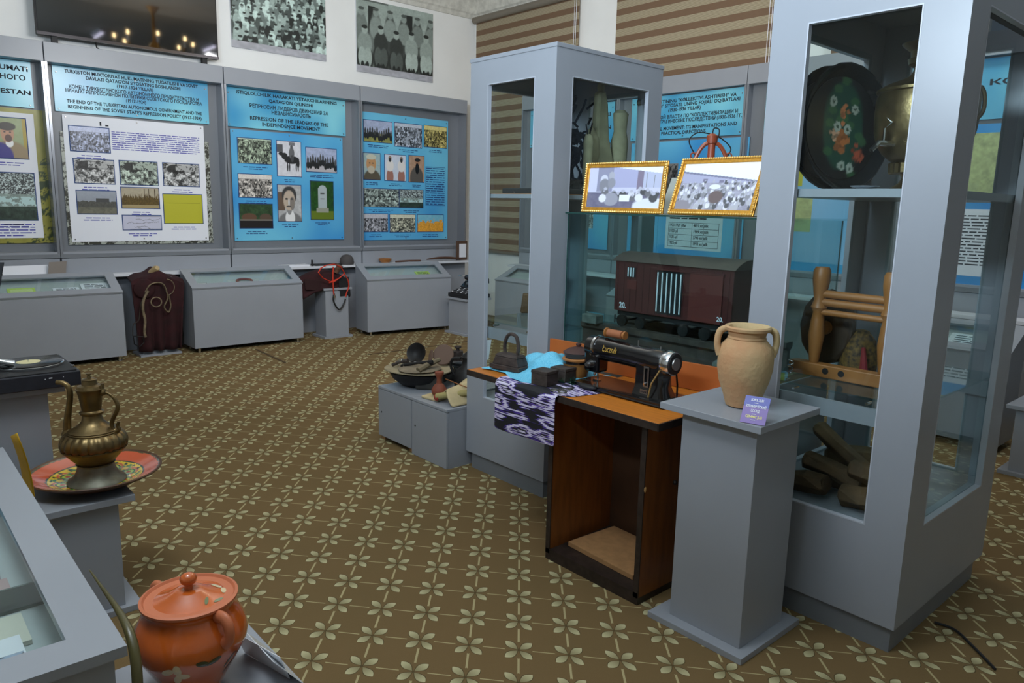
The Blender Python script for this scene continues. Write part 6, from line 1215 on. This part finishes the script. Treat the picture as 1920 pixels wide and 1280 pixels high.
# ------------------------------------------------------------------ near left: flat display table
t = thing('table_case', 'nearest grey table case at the bottom left with an open glazed top', 'display case', (0.0, 2.2, 0))
x0, x1, y0, y1, zt = -0.42, 0.322, 1.455, 2.96, 0.75; mm = 0.085
mb = MB(); 
for a in ((x0, x1, y0, y0+0.095), (x0, x1, y1-0.095, y1), (x0, x0+mm, y0+0.095, y1-0.095), (x1-mm, x1, y0+0.095, y1-0.095)): mb.box(*a, zt-0.022, zt)
obj('top_frame', mb, GREY, t)
obj('glass_lid', MB().box(x0+mm, x1-mm, y0+0.095, y1-0.095, zt-0.012, zt-0.006), GLASS, t)
obj('body', MB().box(x0+0.02, x0+0.04, y0+0.02, y1-0.02, 0.05, zt-0.0225).box(x1-0.04, x1-0.02, y0+0.02, y1-0.02, 0.05, zt-0.0225).box(x0+0.04, x1-0.04, y0+0.02, y0+0.04, 0.05, zt-0.0225).box(x0+0.04, x1-0.04, y1-0.04, y1-0.02, 0.05, zt-0.0225), GREY, t)
obj('liner_tray', MB().box(x0+0.041, x1-0.041, y0+0.041, y1-0.041, 0.63, 0.638), LINER, t)
for lx in (x0+0.08, x1-0.08):
    for ly in (y0+0.08, y1-0.08): obj('leg', MB().cyl((lx, ly, 0), (lx, ly, 0.05), 0.016), CHROME, t)
obj('inner_glass_shelf', MB().box(x0+0.041, x1-0.041, 1.95, 1.956, 0.639, 0.70), GEDGE, t)
PT = Plane((0, 0, 0.6385), (0, -1, 0), (1, 0, 0))
def flat(name, label, cat, xa, ya, w_, l, kind, m=PAPER, th=0.012, z=0.6395, rz=0.0):
    t = thing(name, label, cat, (xa, ya, z)); r = V((math.cos(rz), math.sin(rz), 0)); u = V((-math.sin(rz), math.cos(rz), 0)); P = Plane((xa, ya, z), r, u)
    obj('cover', P.slab(MB(), 0, w_, 0, l, 0, th), m, t)
    if kind: print_mesh('printed_picture', P, 0.004, w_-0.004, 0.004, l*0.6, th+0.003, paint(kind, 60, 60, 17, (0.8, 0.9, 1.1)), t)
    return t
flat('booklet', 'blue and white illustrated booklet nearest the camera in the table case', 'booklet', -0.06, 1.60, 0.25, 0.20, 'ruin', th=0.02)
flat('booklet', 'cream booklet behind the illustrated one in the table case', 'booklet', 0.11, 1.78, 0.10, 0.14, None, mat('cream_paper', (206, 204, 190), 0.6), th=0.01)
flat('booklet', 'pinkish booklet past the glass divider in the table case', 'booklet', -0.08, 1.97, 0.29, 0.15, None, mat('pinkish_paper', (180, 150, 150), 0.6), th=0.014)
flat('booklet', 'dark red and blue album at the far part of the table case', 'album', -0.1, 2.15, 0.30, 0.12, None, mat('dark_red_album', (96, 40, 50), 0.5), th=0.02)
flat('booklet', 'blue folder farthest in the table case', 'folder', -0.1, 2.30, 0.31, 0.4, None, mat('teal_folder', (50, 130, 160), 0.5, noise=0.2), th=0.02)
# ewer, tray and pedestal
pedestal('grey pedestal at the left under the painted clay tray and ewer', 0.34, 0.725, 2.97, 3.36, 0.475, 0.055)
tcx, tcy, tz = 0.642, 3.19, 0.477
def lyagan():
    m = bpy.data.materials.new('painted_lyagan_glaze'); m.use_nodes = True; nt = m.node_tree; N = nt.nodes; L = nt.links; b = N['Principled BSDF']; b.inputs['Roughness'].default_value = 0.15; b.inputs['Coat Weight'].default_value = 0.6
    a = N.new('ShaderNodeAttribute'); a.attribute_name = 'print'; L.new(a.outputs['Color'], b.inputs['Base Color']); return m
LYA = lyagan()
t = thing('clay_tray', 'round glazed clay tray painted orange, yellow and green under the brass ewer', 'tray', (tcx, tcy, tz))
res = 420; A = np.zeros((res, res, 3)); yy, xx = np.mgrid[0:res, 0:res]/(res-1)*2-1; rr = np.hypot(xx, yy); an = np.arctan2(yy, xx)
OR_, YE, GR, DG, RB = lin((200, 84, 44)), lin((224, 186, 40)), lin((66, 124, 52)), lin((24, 60, 34)), lin((140, 62, 44))
A[:] = OR_; A[rr < 0.73] = DG; A[rr < 0.71] = YE; A[rr < 0.30] = RB; A[(rr > 0.955)] = lin((74, 70, 38))
for k in range(8):
    a_ = 2*pi*k/8; ux, uy = 0.5*math.cos(a_), 0.5*math.sin(a_); d = np.hypot(xx-ux, yy-uy)
    A[d < 0.165] = OR_; A[d < 0.13] = YE; A[d < 0.115] = DG; A[d < 0.085] = lin((190, 206, 80)); A[d < 0.045] = OR_
    for q in (-1, 1):
        a2 = a_+q*0.28
        for j in range(9): w_ = 0.37+j*0.035; e_ = a2+0.10*math.sin(j*1.0)*q; d = np.hypot(xx-w_*math.cos(e_), yy-w_*math.sin(e_)); A[(d < 0.026) & (rr < 0.70)] = GR
for k in range(22):
    a_ = 2*pi*k/22; d = np.hypot(xx-0.66*math.cos(a_), yy-0.66*math.sin(a_)); A[d < 0.03] = DG
nr, na = 70, 150; R_ = 0.235; P = []; Cc = []
def prof(f): return 0.006+0.0*f if f < 0.45 else 0.006+0.042*((f-0.45)/0.55)**1.6
for i in range(nr+1):
    for k in range(na):
        f = i/nr; a_ = 2*pi*k/na; P.append((tcx+R_*f*math.cos(a_), tcy+R_*f*math.sin(a_), tz+0.010+prof(f))); X_ = int((math.cos(a_)*f*0.5+0.5)*(res-1)); Y_ = int((math.sin(a_)*f*0.5+0.5)*(res-1)); Cc.append((*A[Y_, X_], 1))
F = [(i*na+k, i*na+(k+1) % na, (i+1)*na+(k+1) % na, (i+1)*na+k) for i in range(nr) for k in range(na)]
me = bpy.data.meshes.new('painted_face'); me.from_pydata(P, [], F); ca = me.color_attributes.new('print', 'FLOAT_COLOR', 'POINT'); ca.data.foreach_set('color', np.array(Cc).ravel()); me.update()
obj('painted_face', me, LYA, t, smooth=True)
obj('clay_underside', MB().lathe((tcx, tcy, tz), [(0.08, 0.0), (0.11, 0.0), (0.16, 0.012), (R_+0.002, 0.050), (R_+0.005, 0.056), (R_+0.002, 0.060), (R_-0.003, 0.057)]+[(R_*f_, 0.007+prof(f_)) for f_ in (0.95, 0.9, 0.8, 0.7, 0.6, 0.5, 0.3, 0.01)], 60), mat('brown_clay', (86, 58, 38), 0.4, noise=0.1), t, smooth=True)
ex, ey, ez = 0.640, 3.165, 0.494
t = thing('brass_ewer', 'aged brass ewer with curved spout and handle, standing on the painted clay tray', 'ewer', (ex, ey, ez)); k_ = 0.000593
pr = [(n*k_, 0.0+(1090-y)/840*0.44) for n, y in ((150, 1089), (178, 1086), (170, 1070), (135, 1045), (118, 1000), (108, 960), (118, 945), (112, 935), (138, 905), (165, 870), (190, 835), (192, 832))]
obj('foot', MB().lathe((ex, ey, ez), [(r, z) for r, z in pr[:7]], 44), BRASS2, t, smooth=True)
obj('lower_bowl', MB().lathe((ex, ey, ez), [(0.06, pr[6][1]-0.004)]+pr[7:]+[(0.108, pr[-1][1]+0.002)], 44), BRASS, t, smooth=True)
z_ = lambda y: (1090-y)/840*0.44
obj('rope_band', MB().lathe((ex, ey, ez), [(0.108, z_(835)), (0.116, z_(832)), (0.116, z_(822)), (0.11, z_(820))], 96, mod=lambda a, z: 1+0.015*math.sin(40*a)), BRASS, t, smooth=True)
obj('gadrooned_body', MB().lathe((ex, ey, ez), [(0.108, z_(822)), (0.114, z_(800)), (0.113, z_(770)), (0.106, z_(735)), (0.094, z_(712)), (0.09, z_(708))], 120, mod=lambda a, z: 1+0.06*abs(math.sin(11*a))), BRASS, t, smooth=True)
obj('shoulder', MB().lathe((ex, ey, ez), [(0.09, z_(710)), (0.092, z_(702)), (0.086, z_(695)), (0.088, z_(690)), (0.07, z_(672)), (0.05, z_(645)), (0.038, z_(620)), (0.035, z_(590)), (0.034, z_(575)), (0.042, z_(566)), (0.044, z_(552)), (0.036, z_(544)), (0.034, z_(540)), (0.042, z_(430)), (0.046, z_(395)), (0.05, z_(386)), (0.05, z_(376)), (0.044, z_(372))], 40), BRASS, t, smooth=True)
obj('hinged_lid', MB().lathe((ex, ey, ez), [(0.047, z_(376)), (0.042, z_(355)), (0.028, z_(345)), (0.025, z_(312)), (0.027, z_(308)), (0.02, z_(300)), (0.008, z_(294)), (0.005, z_(275)), (0.012, z_(262)), (0.006, z_(258))], 32), BRASS, t, smooth=True)
rt = V((0.746, -0.666, 0))
def E_(pts): return [V((ex, ey, ez))+rt*((px-712)*k_)+V((0, 0, z_(py))) for px, py in pts]
obj('spout', MB().tube(E_([(548, 770), (541, 720), (545, 640), (562, 540), (578, 450), (580, 400), (566, 360), (535, 338), (498, 336)]), [0.017, 0.016, 0.014, 0.012, 0.011, 0.0105, 0.010, 0.0095, 0.009], 12), BRASS, t, smooth=True)
obj('spout_collar', MB().lathe(E_([(545, 762)])[0], [(0.004, -0.03), (0.022, -0.025), (0.024, 0.02), (0.012, 0.04)], 14), BRASS, t, smooth=True)
obj('handle', MB().tube(E_([(800, 400), (835, 415), (868, 450), (885, 500), (878, 545), (856, 590), (838, 640), (845, 685), (865, 700), (882, 685), (876, 655), (886, 625)]), [0.005, 0.006, 0.007, 0.008, 0.008, 0.008, 0.008, 0.008, 0.009, 0.008, 0.007, 0.005], 10), BRASS, t, smooth=True)
obj('thumb_piece', MB().tube(E_([(775, 400), (795, 405), (790, 375), (798, 335)]), [0.012, 0.014, 0.009, 0.004], 10), BRASS, t, smooth=True)
obj('handle_root', MB().tube(E_([(812, 690), (835, 700), (858, 695)]), [0.012, 0.010, 0.008], 10), BRASS, t, smooth=True)
t = thing('folded_card', 'yellow folded card standing between the table case and the clay tray', 'card', (0.40, 3.05, 0.476))
q = lambda px, py, X: onx(px, py, X)
a_, b_, c_, d_ = V((0.402, 2.99, 0.4765)), V((0.385, 3.12, 0.4765)), V((0.366, 3.12, 0.74)), V((0.362, 2.93, 0.80))
def yc(u, v): p = a_.lerp(b_, u); s = d_.lerp(c_, u); r = p.lerp(s, v); return r+V((0.012*math.sin(pi*v), 0, 0))
obj('card_sheet', MB().grid(yc, 6, 8), YELP, t, smooth=True, solid=0.0025)

# record player
pedestal('grey pedestal at the left edge under the portable record player', 0.20, 0.61, 3.46, 3.87, 0.825, 0.06)
t = thing('record_player', 'dark navy portable record player with open lid and a record on top', 'record player', (0.45, 3.64, 0.826))
obj('case_box', MB().box(0.22, 0.665, 3.43, 3.84, 0.8265, 0.888), BLUEB, t, bevel=0.004)
obj('deck', MB().box(0.232, 0.653, 3.442, 3.828, 0.888, 0.892), BLACKM, t)
obj('open_lid', MB().pbox((0.225, 3.845, 0.885), (0.17, 0.0, 0), (0.11, 0.10, 0.42), (0.0, 0.05, -0.012)), BLUEB, t, bevel=0.004)
obj('paint_chips', MB().box(0.55, 0.562, 3.4285, 3.4295, 0.868, 0.872).box(0.535, 0.539, 3.4285, 3.4295, 0.866, 0.869).box(0.60, 0.603, 3.4285, 3.4295, 0.868, 0.871), WHITEI, t)
pl1 = obj('platter', MB().lathe((0.515, 3.64, 0.892), [(0.001, 0), (0.128, 0), (0.13, 0.004), (0.13, 0.009), (0.125, 0.011), (0.001, 0.011)], 56), CHROME, t, smooth=True)
t2 = thing('vinyl_record', 'black record with a cream centre label lying on the record player', 'record', (0.515, 3.64, 0.9035))
obj('disc', MB().lathe((0.515, 3.64, 0.904), [(0.001, 0), (0.122, 0), (0.124, 0.001), (0.122, 0.002), (0.001, 0.002)], 56), VINYL, t2, smooth=True)
obj('label', MB().cyl((0.515, 3.64, 0.906), (0.515, 3.64, 0.907), 0.045, seg=40), LABELC, t2); obj('spindle', MB().cyl((0.515, 3.64, 0.907), (0.515, 3.64, 0.916), 0.003), CHROME, t)
ta = obj('tone_arm', MB().tube([(0.36, 3.60, 0.935), (0.41, 3.58, 0.93), (0.455, 3.575, 0.915)], [0.014, 0.012, 0.016], 10), CHROME, t, smooth=True)
obj('sound_head', MB().cyl((0.345, 3.585, 0.925), (0.372, 3.60, 0.93), 0.032, seg=24), BLACKM, ta, smooth=True)
obj('arm_post', MB().cyl((0.33, 3.62, 0.892), (0.33, 3.62, 0.925), 0.018), CHROME, t, smooth=True)
obj('lid_corner', MB().ball((0.40, 3.955, 1.292), 0.016, 0.02, 0.012), CHROME, t, smooth=True)
obj('side_catch', MB().cyl((0.655, 3.52, 0.888), (0.655, 3.52, 0.896), 0.006), CHROME, t)

# orange pot
pedestal('white topped grey pedestal at the bottom under the orange pot', 0.345, 0.70, 1.45, 1.83, 0.478, 0.06)
px_, py_, pz = 0.502, 1.655, 0.479
t = thing('orange_pot', 'orange glazed lidded pot painted with cream flowers at the bottom left', 'pot', (px_, py_, pz))
obj('body', MB().lathe((px_, py_, pz), [(0.055, 0.0), (0.062, 0.002), (0.075, 0.03), (0.10, 0.075), (0.121, 0.115), (0.124, 0.135), (0.118, 0.16), (0.105, 0.185), (0.095, 0.198), (0.094, 0.205), (0.099, 0.215), (0.104, 0.221), (0.103, 0.226), (0.098, 0.226), (0.092, 0.214), (0.088, 0.20)], 72), TERRO, t, smooth=True)
obj('clay_rim', MB().lathe((px_, py_, pz), [(0.097, 0.214), (0.105, 0.220), (0.1055, 0.2255), (0.099, 0.2275), (0.095, 0.222)], 72), TERRD, t, smooth=True)
ld = obj('lid', MB().lathe((px_, py_, pz), [(0.093, 0.213), (0.0925, 0.217), (0.07, 0.224), (0.045, 0.233), (0.032, 0.240), (0.026, 0.242), (0.012, 0.243), (0.001, 0.243)], 64), TERRO, t, smooth=True)
obj('lid_knob', MB().lathe((px_, py_, pz), [(0.010, 0.242), (0.0095, 0.252), (0.017, 0.259), (0.019, 0.268), (0.014, 0.277), (0.004, 0.281)], 30), TERRO, ld, smooth=True)
def on_body(a, z, r=0.0): 
    pts = [(0.055, 0.0), (0.062, 0.002), (0.075, 0.03), (0.10, 0.075), (0.121, 0.115), (0.124, 0.135), (0.118, 0.16), (0.105, 0.185), (0.095, 0.198)]
    rr_ = np.interp(z, [p[1] for p in pts], [p[0] for p in pts])+r; return V((px_+rr_*math.cos(a), py_+rr_*math.sin(a), pz+z))
def petal(mb, a, z, la, lz, ang, off=0.0006, n=14):   # a glaze patch hugging the pot wall
    c = on_body(a, z, off+0.0008); vs = []
    for k in range(n):
        q = 2*pi*k/n; u, v = la*math.cos(q), lz*math.sin(q); du = u*math.cos(ang)-v*math.sin(ang); dv = u*math.sin(ang)+v*math.cos(ang); vs.append(mb.bm.verts.new(on_body(a+du/0.12, z+dv, off)))
    cv = mb.bm.verts.new(c)
    for k in range(n): mb.bm.faces.new((cv, vs[k], vs[(k+1) % n]))
va = math.atan2(-py_, -px_)          # side facing the room
mb = MB()
for da, dz, g in ((-0.16, 0.008, 0.5), (0.02, 0.012, 1.6), (0.10, -0.008, -0.2), (-0.02, -0.018, 1.2)): petal(mb, va-0.30+da, 0.100+dz, 0.016, 0.009, g)
obj('cream_flower', mb, POTW, t)
mb = MB()
for da, z, la, lz, g in ((0.35, 0.118, 0.018, 0.006, 0.3), (0.15, 0.12, 0.014, 0.007, -0.3), (0.75, 0.095, 0.02, 0.005, 1.0), (0.85, 0.07, 0.022, 0.004, 0.7)): petal(mb, va+da, z, la, lz, g)
obj('green_leaves', mb, POTG, t)
def lidpatch(name, pts, m):
    mb = MB()
    for x, y, a, b, g in pts:
        vs = []
        for k in range(14):
            q = 2*pi*k/14; u, v = a*math.cos(q), b*math.sin(q); X = x+u*math.cos(g)-v*math.sin(g); Y = y+u*math.sin(g)+v*math.cos(g); r = math.hypot(X, Y)
            vs.append(mb.bm.verts.new((px_+X, py_+Y, pz+np.interp(r, [0.03, 0.045, 0.07, 0.0925], [0.241, 0.233, 0.224, 0.217])+0.0009)))
        mb.bm.faces.new(vs)
    obj(name, mb, m, ld)
lidpatch('cream_petals', [(0.07, -0.022, 0.013, 0.006, 1.2), (0.062, 0.0, 0.013, 0.006, 2.3)], POTW); lidpatch('green_lid_leaves', [(0.02, -0.055, 0.012, 0.004, 1.1), (0.045, -0.058, 0.013, 0.004, 0.4)], mat('muted_green_glaze', (110, 120, 78), 0.2, coat=0.5))
ha = math.radians(-74)
c = V((px_, py_, pz)); d = V((math.cos(ha), math.sin(ha), 0))
for s, a_ in ((1, ha), (-1, ha+pi)):
    d = V((math.cos(a_), math.sin(a_), 0)); obj('ear_handle', MB().tube([c+d*r+V((0, 0, z)) for r, z in ((0.098, 0.206), (0.125, 0.208), (0.139, 0.192), (0.138, 0.165), (0.122, 0.148))], [0.010, 0.0105, 0.010, 0.009, 0.010], 12, flat=1.5), TERRD, t, smooth=True)
obj('clear_card_stand', MB().pbox((0.652, 1.62, 0.479), (0.045, -0.11, 0), (0.0, 0.0, 0.002), (-0.06, -0.03, 0.075)).pbox((0.652, 1.62, 0.481), (0.045, -0.11, 0), (0.001, 0.0, 0.0), (0.0, -0.0, 0.0)), CYANC, None, 'clear plastic card stand beside the orange pot', 'card stand') if False else None
t = thing('card_stand', 'white glossy folded card stand at the foot of the orange pot', 'card stand', (0.64, 1.55, 0.479))
obj('rear_leaf', MB().pbox((0.64, 1.70, 0.4795), (0.04, -0.17, 0), (-0.025, -0.006, 0.07), (0.0015, 0, 0)), CYANC, t); obj('front_leaf', MB().pbox((0.695, 1.66, 0.4795), (0.0, -0.16, 0), (-0.058, 0.02, 0.068), (0.0015, 0, 0)), CYANC, t)
# curved horn leaning by the table case
obj('curved_horn', MB().tube([(0.345, 1.86, 0.735), (0.352, 1.78, 0.722), (0.358, 1.68, 0.712), (0.360, 1.60, 0.695), (0.358, 1.555, 0.655), (0.352, 1.53, 0.59), (0.345, 1.515, 0.485)], [0.0015, 0.004, 0.007, 0.010, 0.011, 0.011, 0.010], 12, flat=0.8), OLIVE, None, 'dark olive curved horn standing between the table case and orange pot', 'horn', smooth=True)
